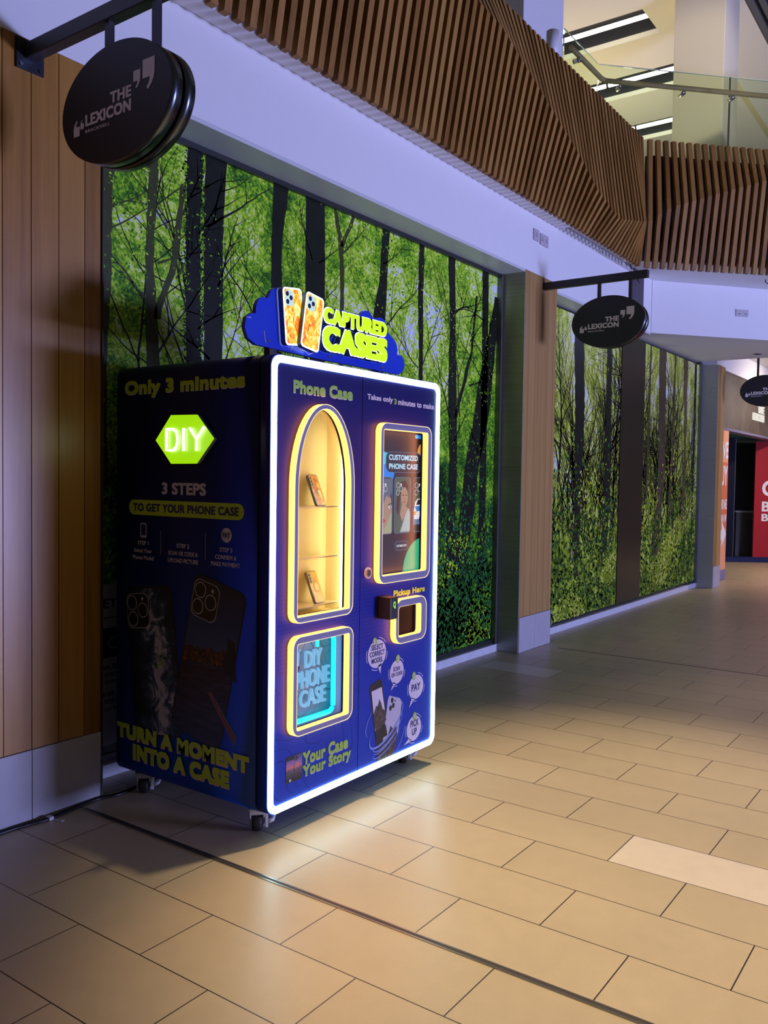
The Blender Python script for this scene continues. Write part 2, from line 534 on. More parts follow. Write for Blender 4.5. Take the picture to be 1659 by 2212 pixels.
# ---------------------------------------------------------------- forest murals
def forest_mat(name, lo, xstretch, seed, stops=None):
    q = NT(name)
    x, y, z, p = q.pos()
    v = q.vec(q.math('MULTIPLY', x, xstretch), z, seed)
    w = q.n('TexNoise', i_Vector=v, i_Scale=5.0, i_Detail=3.0)
    vd = q.n('VectorMath', operation='ADD', i_0=v, i_1=q.n('VectorMath', operation='SCALE', i_0=w.outputs['Color'], i_Scale=0.12).outputs[0]).outputs[0]
    a = q.noise(v, 1.1, 3, 0.5)
    b = q.noise(vd, 5.0, 6, 0.7)
    c = q.noise(vd, 34.0, 5, 0.78)
    vo = q.n('TexVoronoi', i_Vector=vd, i_Scale=78.0)
    cell = q.n('SeparateColor', i_0=vo.outputs['Color']).outputs[0]
    f = q.math('MULTIPLY', a, 0.72)
    f = q.math('ADD', f, q.math('MULTIPLY', b, 1.15))
    f = q.math('ADD', f, q.math('MULTIPLY', c, 0.62))
    f = q.math('ADD', f, q.math('MULTIPLY', cell, 0.26))
    f = q.math('SUBTRACT', f, 0.90)
    zr = q.n('MapRange', i_0=z, i_1=0.3, i_2=2.5, i_3=lo, i_4=0.10)
    f = q.math('ADD', f, zr.outputs[0])
    colr = q.ramp(f, stops or [(0.10, (0.006, 0.02, 0.008)), (0.26, (0.02, 0.10, 0.012)), (0.40, (0.09, 0.30, 0.015)),
                      (0.52, (0.28, 0.58, 0.02)), (0.64, (0.58, 0.86, 0.05)), (0.73, (0.80, 0.95, 0.30)), (0.80, (0.72, 0.82, 1.0))])
    q.base(colr, 0.3, 0.0, 0.3)
    return q.mat
M['forest1'] = forest_mat('forest_print', -0.30, 1.0, 3.0)
M['forest2'] = forest_mat('forest_print_far', -0.08, 2.2, 8.0, [(0.08, (0.014, 0.024, 0.006)), (0.22, (0.045, 0.085, 0.010)), (0.36, (0.17, 0.27, 0.018)),
    (0.48, (0.40, 0.54, 0.03)), (0.60, (0.70, 0.80, 0.08)), (0.70, (0.90, 0.92, 0.30)), (0.80, (0.80, 0.88, 1.0))])
M['trunk'] = plain('print_trunk_dark', (0.014, 0.017, 0.011), 0.35, 0.0, 0.25, var=0.5)
M['trunk2'] = plain('print_trunk_brown', (0.060, 0.066, 0.022), 0.35, 0.0, 0.25, var=0.6)
LEAF = [plain('print_leaf_%s' % n, c, 0.35, 0.0, 0.25) for n, c in (('lime', (0.55, 0.85, 0.04)), ('green', (0.22, 0.52, 0.02)), ('deep', (0.03, 0.14, 0.02)), ('pale', (0.75, 0.92, 0.28)), ('teal', (0.04, 0.22, 0.07)))]

LEAF2 = [plain('print_far_leaf_%s' % n, c, 0.35, 0.0, 0.25) for n, c in (('lime', (0.60, 0.74, 0.04)), ('green', (0.28, 0.45, 0.025)), ('deep', (0.04, 0.11, 0.015)), ('pale', (0.78, 0.84, 0.20)), ('teal', (0.05, 0.18, 0.045)))]
def ribbon(mb, y, rows, mi, jag=0.006, step=0.05):
    rows = sorted(rows)
    L, Rr = [], []
    z = rows[0][0]
    while True:
        k = 0
        while k < len(rows) - 2 and rows[k + 1][0] < z: k += 1
        (z0, a0, b0), (z1, a1, b1) = rows[k], rows[k + 1]
        t = min(1, max(0, (z - z0) / (z1 - z0)))
        t = t * t * (3 - 2 * t) * 0.5 + t * 0.5
        L.append((a0 + (a1 - a0) * t + random.uniform(-jag, jag), y, z))
        Rr.append((b0 + (b1 - b0) * t + random.uniform(-jag, jag), y, z))
        if z >= rows[-1][0]: break
        z = min(z + step, rows[-1][0])
    n = len(L)
    mb.add(L + Rr, [(i, n + i, n + i + 1, i + 1) for i in range(n - 1)], mi)

def branch(mb, y, x, z, ang, ln, w, mi, depth, zr, xr):
    pts = [(x, z)]
    n = max(3, int(ln / 0.06))
    for i in range(n):
        ang += random.uniform(-0.16, 0.16)
        x += math.cos(ang) * ln / n; z += math.sin(ang) * ln / n
        if not (xr[0] < x < xr[1] and zr[0] < z < zr[1]): break
        pts.append((x, z))
        if depth > 0 and i > 0 and random.random() < 0.5:
            branch(mb, y, x, z, ang + random.choice((-1, 1)) * random.uniform(0.35, 0.9), ln * random.uniform(0.3, 0.55), w * (1 - i / n) * 0.6 + 0.0015, mi, depth - 1, zr, xr)
    if len(pts) < 3: return
    A_, B_ = [], []
    for i, (a, b) in enumerate(pts):
        p0 = pts[max(0, i - 1)]; p1 = pts[min(len(pts) - 1, i + 1)]
        t = Vector((p1[0] - p0[0], p1[1] - p0[1])); t.normalize()
        ww = w * (1 - 0.8 * i / (len(pts) - 1)) / 2
        A_.append((a - t.y * ww, y, b + t.x * ww)); B_.append((a + t.y * ww, y, b - t.x * ww))
    n = len(pts)
    mb.add(A_ + B_, [(i, n + i, n + i + 1, i + 1) for i in range(n - 1)], mi)

def leaf(mb, y, x, z, s, mi):
    a = random.uniform(0, math.pi); c, d_ = math.cos(a) * s, math.sin(a) * s
    k = random.uniform(0.4, 0.7)
    mb.add([(x + c, y, z + d_), (x - d_ * k, y, z + c * k), (x - c, y, z - d_), (x + d_ * k, y, z - c * k)], [(0, 1, 2, 3)], mi)

def mural1():
    y = 3.50
    mb = MB()
    x0, x1, z0, z1 = 2.396, 6.494, 0.10, 3.165
    mb.box(x0, x1, y, y + 0.03, z0, z1, 0)
    ya, yb, yc, yd = y - 0.0008, y - 0.0014, y - 0.0020, y - 0.0026
    zr, xr = (z0, z1), (x0, x1)
    for k in range(16):                                     # distant stems and twigs
        x = random.uniform(x0 + .05, x1 - .05); w = random.uniform(0.006, 0.02)
        zb = random.uniform(0.9, 2.0)
        branch(mb, ya, x, zb, R(90 + random.uniform(-9, 9)), random.uniform(0.8, 1.7), w, 2 if random.random() < .45 else 1, 1, zr, xr)
    T = [
        ([(3.165, 2.545, 2.628), (2.4, 2.56, 2.617), (2.0, 2.562, 2.594), (1.4, 2.56, 2.60)], 2),
        ([(3.165, 2.85, 2.905), (2.54, 2.822, 2.873), (2.22, 2.826, 2.90), (1.9, 2.832, 2.925), (0.8, 2.82, 2.95)], 2),
        ([(2.97, 3.045, 3.075), (2.575, 2.992, 3.029), (2.25, 2.87, 2.915)], 2),
        ([(3.165, 3.09, 3.2), (2.74, 3.084, 3.18), (2.05, 3.089, 3.189), (0.7, 3.08, 3.2)], 1),
        ([(3.165, 3.216, 3.368), (2.78, 3.206, 3.347), (2.1, 3.212, 3.347), (0.6, 3.2, 3.36)], 1),
        ([(3.165, 3.742, 3.872), (2.845, 3.733, 3.82), (2.5, 3.729, 3.821), (0.8, 3.72, 3.84)], 1),
        ([(3.165, 4.027, 4.213), (2.92, 4.032, 4.217), (2.58, 4.038, 4.224), (0.6, 4.03, 4.24)], 1),
        ([(3.165, 4.30, 4.34), (2.955, 4.355, 4.40), (2.75, 4.376, 4.414), (1.2, 4.37, 4.43)], 2),
        ([(3.165, 4.49, 4.515), (2.95, 4.37, 4.41)], 2),
        ([(3.165, 4.832, 4.915), (2.84, 4.806, 4.893), (2.58, 4.74, 4.878), (1.0, 4.66, 4.80)], 1),
        ([(3.165, 5.292, 5.36), (2.765, 5.287, 5.355), (2.33, 5.312, 5.362), (0.9, 5.30, 5.37)], 1),
        ([(3.165, 5.70, 5.80), (2.67, 5.739, 5.822), (2.13, 5.73, 5.855), (1.59, 5.762, 5.882), (0.68, 5.72, 5.86)], 1),
        ([(2.95, 6.13, 6.16), (2.49, 6.065, 6.10), (2.336, 5.985, 6.03), (1.95, 5.83, 5.875)], 1),
        ([(3.165, 6.236, 6.342), (2.37, 6.252, 6.352), (1.6, 6.247, 6.357), (0.5, 6.237, 6.364)], 1),
        ([(3.0, 6.45, 6.494), (2.69, 6.36, 6.494), (2.17, 6.18, 6.42), (1.447, 5.985, 6.21), (0.66, 5.83, 6.05)], 1),
    ]
    for i, (rows, mi) in enumerate(T):
        ribbon(mb, yb if mi == 1 else yc, rows, mi, 0.004)
        for k in range(3 if mi == 1 else 5):                # boughs
            z = random.uniform(1.6, 3.0)
            rs = sorted(rows)
            if not rs[0][0] < z < rs[-1][0]: continue
            xx = sum(r_[1] + r_[2] for r_ in rows) / (2 * len(rows))
            sgn = random.choice((-1, 1))
            branch(mb, yb, xx + sgn * 0.03, z, R(90 - sgn * random.uniform(25, 70)), random.uniform(0.3, 0.8), random.uniform(0.008, 0.018), mi, 1, zr, xr)
    for k in range(800):                                   # ivy on the second trunk and the right hand one
        if random.random() < 0.75:
            z = random.uniform(1.9, 3.15); x = random.choice((3.085, 3.19)) + random.gauss(0, 0.013)
        else:
            z = random.uniform(2.2, 2.7); x = 5.785 + random.gauss(0, 0.05)
        leaf(mb, yd, x, z, random.uniform(0.005, 0.010), random.choice((1, 1, 1, 1, 1, 1, 5, 5, 4)))
    for k in range(9000):                                   # foliage in front of the stems
        x = random.uniform(x0 + .02, x1 - .02); z = z0 + (z1 - z0) * random.random()
        cl = math.sin(x * 3.1 + 1.3 * math.sin(z * 4)) + math.sin(z * 5.3 + x * 2.1)
        if cl < 0.35 + random.uniform(-.9, .6): continue
        if 2.9 < x < 4.3 and random.random() < .5: continue
        mi = random.choice((3, 4, 4, 4, 5, 5) if z > 1.6 else (4, 5, 5, 7, 7))
        leaf(mb, yd, x, z, random.uniform(0.005, 0.012), mi)
    for k in range(5200):                                   # undergrowth, catching light along its top
        x = random.uniform(4.6, x1 - .02); z = z0 + 0.02 + abs(random.gauss(0, 0.5))
        if z > 1.5: continue
        cl = math.sin(x * 6 + 2 * math.sin(z * 5)) + math.sin(z * 8 - x * 3)
        mi = random.choice((4, 3, 7) if cl > 0.9 else (4, 7, 5)) if cl > -0.2 else random.choice((5, 5, 7))
        leaf(mb, yd - 0.0004, x, z, random.uniform(0.012, 0.028), mi)
    o = mb.build('forest_mural', [M['forest1'], M['trunk'], M['trunk2']] + LEAF)
    tag(o, 'large bright forest mural on the shop window directly behind the vending machine', 'mural')
mural1()

def mural2():
    y = 3.45
    mb = MB()
    x0, x1, z0, z1 = 7.172, 12.318, 0.10, 3.10
    mb.box(x0, x1, y, y + 0.03, z0, z1, 0)
    ya, yb, yd = y - 0.0012, y - 0.0024, y - 0.0040
    zr, xr = (z0, z1), (x0, x1)
    for k in range(110):
        x = random.uniform(x0 + .05, x1 - .05); w = random.uniform(0.012, 0.05)
        branch(mb, ya, x, random.uniform(0.5, 1.5), R(90 + random.uniform(-5, 5)), random.uniform(0.9, 2.2), w, 2 if random.random() < .55 else 1, 1, zr, xr)
    for rows, mi in (
        ([(3.10, 7.99, 8.235), (2.1, 8.07, 8.297), (1.04, 8.10, 8.25), (0.5, 8.12, 8.22)], 1),
        ([(3.05, 8.86, 8.99), (2.85, 8.88, 9.015), (1.37, 8.87, 9.06), (0.7, 8.85, 9.0)], 1),
        ([(3.10, 10.59, 10.865), (1.7, 10.66, 10.915), (0.55, 10.46, 10.74)], 2),
        ([(3.10, 11.60, 11.775), (2.04, 11.70, 11.79), (0.8, 11.65, 11.76)], 2),
        ([(3.10, 10.25, 10.31), (1.2, 10.2, 10.28)], 2), ([(3.10, 11.2, 11.27), (0.9, 11.1, 11.2)], 2),
        ([(3.10, 12.1, 12.2), (0.9, 12.1, 12.19)], 1), ([(3.10, 7.5, 7.55), (0.9, 7.45, 7.52)], 2),
    ):
        ribbon(mb, yb, rows, mi, 0.012)
    mb.box(9.30, 10.06, y - 0.012, y, z0, z1, 8)           # plain dark strip of the print
    for k in range(7000):
        x = random.uniform(x0 + .02, x1 - .02); z = z0 + abs(random.gauss(0, 0.75))
        if z > z1 or 9.28 < x < 10.08: continue
        cl = math.sin(x * 4 + 2 * math.sin(z * 4)) + math.sin(z * 6 - x * 3)
        mi = random.choice((3, 4, 6, 4)) if cl > 0.5 else random.choice((4, 5, 7, 5))
        leaf(mb, yd, x, z, random.uniform(0.012, 0.032), mi)
    o = mb.build('forest_mural', [M['forest2'], M['trunk'], plain('print_bark', (0.085, 0.062, 0.032), 0.35, 0.0, 0.25, var=0.4)] + LEAF2 + [plain('print_plain_strip', (0.034, 0.026, 0.013), 0.3, 0.0, 0.3)])
    tag(o, 'second forest mural with a plain dark vertical strip, past the first wood pillar', 'mural')
mural2()
# dark pipe cover running up the fascia from that strip
mb = MB().box(9.005, 9.349, 3.235, 3.2645, 3.152, 3.735)
tag(mb.build('pipe_cover', plain('aubergine_cover', (0.055, 0.045, 0.065), 0.5)), 'dark vertical cover strip on white fascia behind the middle hanging sign', 'panel')

# letting poster in the corner behind the machine
mb = MB()
mb.box(2.40, 2.86, 3.484, 3.4940, 0.145, 0.93, 0)
mb.box(2.40, 2.86, 3.4825, 3.484, 0.573, 0.717, 1)
mb.box(2.40, 2.86, 3.4825, 3.484, 0.766, 0.769, 1)
P = lambda s, x, z, w, h, mi, b=0.02: text(mb, s, (x, 3.4820, z), (1, 0, 0), (0, 0, 1), w, h, mi, b)
P('ETT', 2.566, 0.815, 0.12, 0.045, 1, 0.03)
P('C', 2.588, 0.612, 0.062, 0.062, 2, 0.02)
P('om Dra', 2.555, 0.515, 0.125, 0.026, 1, 0.02)
P('0782', 2.575, 0.477, 0.068, 0.022, 1, 0.0)
P('tom.', 2.575, 0.444, 0.085, 0.022, 1, 0.0)
P('arah H', 2.555, 0.385, 0.125, 0.026, 1, 0.02)
P('0780', 2.575, 0.348, 0.068, 0.022, 1, 0.0)
P('sarah', 2.575, 0.314, 0.085, 0.022, 1, 0.0)
tag(mb.build('letting_poster', [plain('poster_paper', (0.52, 0.46, 0.52), 0.6), M['void'], plain('poster_grey', (0.25, 0.24, 0.27), 0.6)]),
    'pale letting poster with black band low in the window corner behind the machine', 'poster')

# ---------------------------------------------------------------- slatted balustrade
def slat_bm(mb, o, t, n, kz, z0, z1, kink):
    """one folded batten: o foot point, t along the run, n outward"""
    w, dp = 0.045, 0.042
    prof = [(z0, 0.0), (kz, kink), (z1, 0.0)]
    vs = []
    for z, k in prof:
        for a in (0, w):
            for b in (0, dp):
                q_ = o + t * a + n * (k - b)
                vs.append((q_.x, q_.y, z))
    fs = [(0, 1, 3, 2), (8, 10, 11, 9)]
    for i in (0, 4):
        fs += [(i, i + 2, i + 6, i + 4), (i + 1, i + 5, i + 7, i + 3), (i, i + 4, i + 5, i + 1), (i + 2, i + 3, i + 7, i + 6)]
    mb.add(vs, fs)
def lerp_tab(x, tab):
    for (a, va), (b, vb) in zip(tab[:-1], tab[1:]):
        if x <= b: return va + (vb - va) * max(0, (x - a)) / (b - a)
    return tab[-1][1]
K1 = [(1.0, 4.50), (4.7, 4.60), (5.3, 4.56), (5.95, 4.35), (6.65, 4.12), (7.1, 3.94), (7.4, 3.87), (7.62, 3.84), (8.25, 3.98), (8.7, 4.07)]
b1 = empty('slatted_balustrade', (2.0, 3.10, 3.65), 'long run of folded wooden slats along the white fascia, up to the corner', 'balustrade')
mb = MB().box(1.6, 8.64, 3.09, 3.14, 3.745, 4.80)
mb.build('backing_board', M['backing'], b1)
k = 0
while True:
    x = 8.612 - 0.0852 * k
    if x < 1.9: break
    mb = MB(); slat_bm(mb, Vector((x, 3.04, 0)), Vector((1, 0, 0)), Vector((0, -1, 0)), lerp_tab(x, K1), 3.65, 4.935, min(0.165, 0.05 + (8.62 - x) * 0.36))
    mb.build('slat', M['slat'], b1)
    k += 1
K2 = [(0.0, 4.07), (0.10, 4.16), (0.28, 4.25), (0.62, 4.36), (0.98, 4.48), (1.3, 4.58), (1.8, 4.6), (3, 4.3)]
b2 = empty('slatted_balustrade', (9.6, 2.1, 3.65), 'angled run of folded wooden slats at right, facing across the walkway', 'balustrade')
mb = MB(); strip(mb, SA + sd * 0.06 - sn * 0.06, SA + sd * 2.9 - sn * 0.06, sn, 0.05, 3.745, 4.80)
mb.build('backing_board', M['backing'], b2)
for k in range(30):
    s_ = 0.042 + 0.0852 * k
    mb = MB(); slat_bm(mb, SA + sd * s_, sd, sn, lerp_tab(s_, K2), 3.65, 4.935, min(0.125, 0.03 + s_ * 0.32))
    mb.build('slat', M['slat'], b2)

# ---------------------------------------------------------------- upper storey: ceiling, columns, glass
mb = MB()
slots = [(11.0, 11.69, 3.92, 6.6), (12.65, 13.34, 3.82, 6.8), (14.45, 15.14, 4.0, 7.0)]
holes = [[(a, c), (b, c), (b, e), (a, e)] for a, b, c, e in slots]
plate(mb, [(6.0, 3.36), (24, 3.36), (24, 10), (6.0, 10)], holes, (0, 0, 7.5), (1, 0, 0), (0, 1, 0), (0, 0, 1), 0.07)
tag(mb.build('ceiling_upper', M['cream']), kind='structure')
mb = MB()
mb.add([(6, 3.36, 7.5), (24, 3.36, 7.5), (24, 2.8, 7.5), (6, 2.8, 7.5), (6, 3.36, 7.42), (24, 3.36, 7.42)], [(4, 5, 2, 3), (0, 1, 5, 4), (0, 3, 2, 1)], 0)
tag(mb.build('trim_5', M['cream']), kind='structure')
mb = MB()
for k in range(22):
    y = 2.78 - 0.12 * k
    mb.box(6, 24, y - 0.07, y, 7.50, 7.62)
tag(mb.build('ceiling_louvre', plain('louvre_grey', (0.12, 0.12, 0.13), 0.5)), kind='structure')
names = ['nearest', 'middle', 'farthest']
lab = ['long bright ceiling light in a black slot, nearest of the three above the glass balustrade',
       'ceiling light in a black slot, crossing behind the handrail and wide cream column',
       'lowest ceiling light seen just above the slat corner, farthest away']
M['tubew'] = glow('white_tube', (1.0, 0.97, 0.92), 9.0)
M['slotb'] = plain('slot_black', (0.02, 0.02, 0.022), 0.35)
for i, (a, b, c, e) in enumerate(slots):
    t = empty('slot_light', ((a + b) / 2, c, 7.5), lab[i], 'ceiling light', 'ceiling lights over the upper floor')
    mb = MB()
    a_, b_, c_, e_ = a + .004, b - .004, c + .004, e - .004
    mb.box(a_, b_, c_, e_, 7.75, 7.76); mb.box(a_, a_ + .01, c_, e_, 7.575, 7.75); mb.box(b_ - .01, b_, c_, e_, 7.575, 7.75)
    mb.box(a_, b_, c_, c_ + .01, 7.575, 7.75); mb.box(a_, b_, e_ - .01, e_, 7.575, 7.75)
    mb.build('housing', [M['slotb'], M['cream']], t)
    for (s0, s1) in ((c + 0.05, c + 1.32), (c + 1.37, e - .05)):
        mb = MB().tube([((a + b) / 2 + .02, s0, 7.60), ((a + b) / 2 + .02, s1, 7.60)], 0.03, 10)
        mb.build('light_tube', M['tubew'], t)
mb = MB().box(7.19, 8.05, 3.66, 4.55, 4.642, 7.498)
tag(mb.build('square_column', M['white'], bevel=0.006), 'lavender lit square column on the upper floor, behind the white spotlight', 'column')
mb = MB().box(10.8, 11.45, 2.84, 3.44, 4.642, 7.498)
tag(mb.build('square_column', M['cream'], bevel=0.006), 'wide cream column on the upper floor behind the glass balustrade', 'column')
mb = MB().box(20.5, 20.7, -1.5, 9, 4.642, 7.49)
tag(mb.build('wall_upper', M['cream']), kind='structure')

q = NT('tinted_glass')
q.base((0.80, 0.93, 0.78), 0.02, 0.0)
q.b.inputs['Transmission Weight'].default_value = 1.0
q.b.inputs['IOR'].default_value = 1.05
M['glass'] = q.mat
q = NT('clear_pane')
q.base((0.97, 0.99, 0.98), 0.03)
q.b.inputs['Transmission Weight'].default_value = 1.0
q.b.inputs['IOR'].default_value = 1.12
M['pane'] = q.mat
M['edge'] = plain('glass_edge', (0.62, 0.72, 0.55), 0.2)
M['railw'] = wood('handrail_timber', ((0.20, 0.16, 0.045), (0.30, 0.25, 0.08), (0.38, 0.33, 0.12)), None, 0, 0, 1.0, 6)
gb = empty('glass_balustrade', (8.95, 3.65, 4.70), 'frameless green tinted glass balustrade with timber handrail above the slats', 'balustrade')
GC = Vector((8.94, 3.65, 0))
GD = Vector((0.7071, -0.7071, 0)); GN = Vector((-0.7071, -0.7071, 0))
GT = 5.93
def gpane(a, b, n, zt=GT):
    mb = MB(); strip(mb, a, b, n, 0.014, 4.70, zt); mb.build('glass_pane', M['glass'], gb)
    mb = MB(); strip(mb, a, b, n, 0.014, zt + 0.0005, zt + 0.006); mb.build('pane_edge', M['edge'], gb)
gpane(Vector((8.06, 3.65, 0)), GC - Vector((.012, 0, 0)), Vector((0, -1, 0)))
gpane(GC + GD * 0.004, GC + GD * 1.52, GN)
gpane(GC + GD * 1.545, GC + GD * 3.0, GN)
mb = MB()
strip(mb, GC + GD * 1.522, GC + GD * 1.543, GN, 0.014, 4.70, GT, 0)
mb.build('joint_strip', M['chrome'], gb)
mb = MB().tube([(8.06, 3.58, 5.73), (8.86, 3.58, 5.73), (8.905, 3.565, 5.73)] + [tuple(GC + GD * s_ + GN * 0.07 + Vector((0, 0, 5.73))) for s_ in (0.02, 0.6, 3.0)], 0.026, 12)
mb.build('handrail', M['railw'], gb)
for pt in [Vector((8.25, 3.58, 5.68))] + [GC + GD * s_ + GN * 0.055 + Vector((0, 0, 5.68)) for s_ in (0.22, 0.95, 1.53, 2.05)]:
    mb = MB()
    n_ = Vector((0, -1, 0)) if pt.x < 8.5 else GN
    mb.tube([tuple(pt + n_ * 0.02), tuple(pt - n_ * 0.055)], 0.024, 12)
    mb.tube([tuple(pt + n_ * 0.015 - Vector((0, 0, 0))), tuple(pt + n_ * 0.015 + Vector((0, 0, 0.03)))], 0.008, 8)
    mb.build('rail_bracket', M['chrome'], gb)
# spotlight on the slat top
sp = empty('spotlight', (7.04, 3.30, 4.9), 'small white cylinder spotlight on an arm above the slats', 'spotlight')
mb = MB().tube([(7.04, 3.30, 5.14), (7.04, 3.30, 5.37)], 0.055, 20); mb.build('lamp_head', plain('white_enamel', (0.8, 0.8, 0.8), 0.4), sp)
mb = MB().tube([(6.90, 3.2, 4.80), (6.93, 3.22, 5.06), (6.99, 3.27, 5.11), (7.04, 3.30, 5.15)], 0.012, 8); mb.build('arm', M['logo_w'], sp)
mb = MB().tube([(7.04, 3.30, 5.125), (7.04, 3.30, 5.139)], 0.045, 20); mb.build('swivel', M['logo_w'], sp)

# ---------------------------------------------------------------- hanging oval signs
def quote(x, z, s, flip):
    """comma-shaped quotation mark, box s wide; flip turns it into an opening mark"""
    pts = [(0, 0), (0, 1.0), (1, 1.0), (1, 0.2), (0.93, -0.12), (0.75, -0.40), (0.45, -0.66), (0.33, -0.5), (0.5, -0.33), (0.58, -0.14), (0.6, 0.0)]
    out = []
    for a, b in pts:
        if flip: a, b = 1 - a, -b
        out.append((x + a * s, z + b * s * 1.0))
    return out
def oval_sign(xf, yc, zc, ywall, label, ceil=None):
    t = empty('oval_hanging_sign', (xf + 0.05, ywall, zc + 0.4), label, 'sign', 'oval hanging signs along the shop fronts')
    U, V, Nn = (0, -1, 0), (0, 0, 1), (-1, 0, 0)
    o = (xf, yc, zc)
    ex = (1, 0, 0)
    mb = MB(); mb.prism(ell(0, 0, .31, .21, 72), o, U, V, ex, 0.05, 0, 1, True)
    fd = mb.build('front_disc', [plain('sign_face', (0.022, 0.020, 0.026), 0.5), M['rim']], t)
    mb = MB(); mb.prism(ell(0, 0, .297, .197, 72), (xf + .0501, yc, zc), U, V, ex, 0.012, 0, 0, True); mb.build('disc_core', M['black'], t)
    mb = MB(); mb.prism(ell(0, 0, .31, .21, 72), (xf + .0622, yc, zc), U, V, ex, 0.045, 0, 1, True)
    mb.build('back_disc', [M['black'], M['rim']], t)
    mb = MB()
    f = (xf - 0.0012, yc, zc)
    P = lambda s, a, b, w, h, bo, sp=1.0: text(mb, s, (f[0], yc - a, zc + b), U, V, w, h, 0, bo, spacing=sp)
    P('THE', -0.020, -0.003, 0.119, 0.041, 0.05)
    P('LEXICON', -0.166, -0.053, 0.264, 0.043, 0.05)
    P('BRACKNELL', -0.165, -0.077, 0.143, 0.012, 0.02, 1.15)
    for a, b, s in ((0.110, 0.041, 0.038), (0.160, 0.040, 0.064)):
        mb.add([Vector(f) + Vector((0, -p_, q_)) for p_, q_ in quote(a, b, s, False)], [list(range(11))])
    for a, b, s in ((-0.237, -0.042, 0.036), (-0.196, -0.036, 0.021)):
        mb.add([Vector(f) + Vector((0, -p_, q_)) for p_, q_ in quote(a, b, s, True)], [list(range(11))])
    mb.build('lettering', M['logo'], fd, label='pale pink-grey logo lettering')
    zb = zc + 0.33 if ceil is None else ceil - 0.061
    for yy in (yc + 0.095, yc - 0.17):
        dz = .21 * math.sqrt(1 - ((yy - yc) / .31) ** 2)
        mb = MB().box(xf + .04, xf + .065, yy - .0125, yy + .0125, zc + dz - 0.004, zb + 0.001); mb.build('hanger_rod', M['dark'], t)
    mb = MB().box(xf + .03, xf + .08, yc - 0.31, ywall - 0.012, zb, zb + 0.06); mb.build('beam', M['dark'], t, bevel=0.003)
    if ceil: return t
    mb = MB().box(xf - .005, xf + .115, ywall - 0.012, ywall - 0.001, zb - 0.045, zb + 0.075)
    bp = mb.build('wall_plate', plain('plate_blue_black', (0.03, 0.035, 0.05), 0.35, 0.5), t)
    mb = MB()
    for xx in (xf + .012, xf + .098):
        mb.tube([(xx, ywall - .0121, zb - .03), (xx, ywall - .018, zb - .03)], 0.008, 10)
    mb.build('bolts', M['rim'], bp)
    return t
s1 = oval_sign(1.985, 2.64, 2.80, 3.26, 'nearest oval hanging sign, at top left on the wood cladding')
s2 = copy_tree(s1); s2.location += Vector((4.845, 0.02, -0.025)); s2['label'] = 'middle oval hanging sign, on the wood pillar past the vending machine'
s3 = oval_sign(12.465, 2.63, 2.725, 3.20, 'farthest oval hanging sign, cut by the right edge above the red shop front', 3.459)

# ---------------------------------------------------------------- sockets, downlight, cables on the fascia
def socket(x, z, w, h, y, label):
    mb = MB(); mb.box(x, x + w, y - 0.012, y - 0.0005, z, z + h, 0)
    for dx in (0.22, 0.78) if w > h else (0.5,):
        cx = x + w * dx
        for a, b in ((-.012, .008), (.012, .008), (0, .028)):
            mb.box(cx + a - .004, cx + a + .004, y - .0125, y - .0119, z + h * .35 + b - .006, z + h * .35 + b + .006, 1)
    o = mb.build('wall_socket', [plain('socket_plastic', (0.50, 0.47, 0.50), 0.5), M['dark']], bevel=0.002)
    return tag(o, label, 'socket')
socket(6.655, 3.485, 0.095, 0.095, 3.26, 'small square socket plate on the white fascia, left one of the adjoining two')
socket(6.785, 3.475, 0.15, 0.095, 3.26, 'double socket plate on the white fascia, right one of the adjoining two')
c_ = A + d * 1.09
mb = MB(); strip(mb, c_ + nb * 0.012, c_ + d * 0.165 + nb * 0.012, nb, 0.0118, 3.402, 3.482, 0)
for dd in (0.03, 0.045, 0.115, 0.13):
    strip(mb, c_ + d * dd + nb * 0.0128, c_ + d * (dd + .008) + nb * 0.0128, nb, 0.0005, 3.425, 3.437, 1)
tag(mb.build('wall_socket', [plain('socket_plastic2', (0.5, 0.47, 0.5), 0.5), M['dark']]), 'white double socket high on the angled bulkhead at right', 'socket')
mb = MB().box(7.175, 9.0, 3.235, 3.2645, 3.705, 3.728)
mb.box(8.1, 9.0, 3.232, 3.2645, 3.690, 3.7045)
tag(mb.build('cable_trunking', plain('trunking_white', (0.6, 0.6, 0.62), 0.5)), 'thin white cable trunking under the slats by the fascia corner', 'trunking')
mb = MB().tube([(8.88, 3.225, 3.738), (8.90, 3.215, 3.70), (8.95, 3.20, 3.70), (8.97, 3.20, 3.66), (9.03, 3.19, 3.60), (9.08, 3.19, 3.585)], 0.007, 6)
tag(mb.build('cable_end', M['black']), 'short loose black cable end hanging from the soffit behind the middle sign beam', 'cable')
mb = MB().tube([(11.93, 2.606, 3.1495), (11.93, 2.606, 3.142)], 0.05, 20)
mb.tube([(11.93, 2.606, 3.1425), (11.93, 2.606, 3.1405)], 0.036, 20, 1)
tag(mb.build('recessed_downlight', [M['steel'], M['void']]), 'small recessed downlight in the low ceiling above the farthest hanging sign', 'ceiling light')
mb = MB()
mb.tube([(10.33, 2.2, 3.741), (10.33, 2.2, 3.715), (10.345, 2.185, 3.70), (10.365, 2.165, 3.695)], 0.006, 8)
tag(mb.build('ceiling_hook', M['dark']), 'tiny dark hook under the white soffit at the right edge', 'hook')

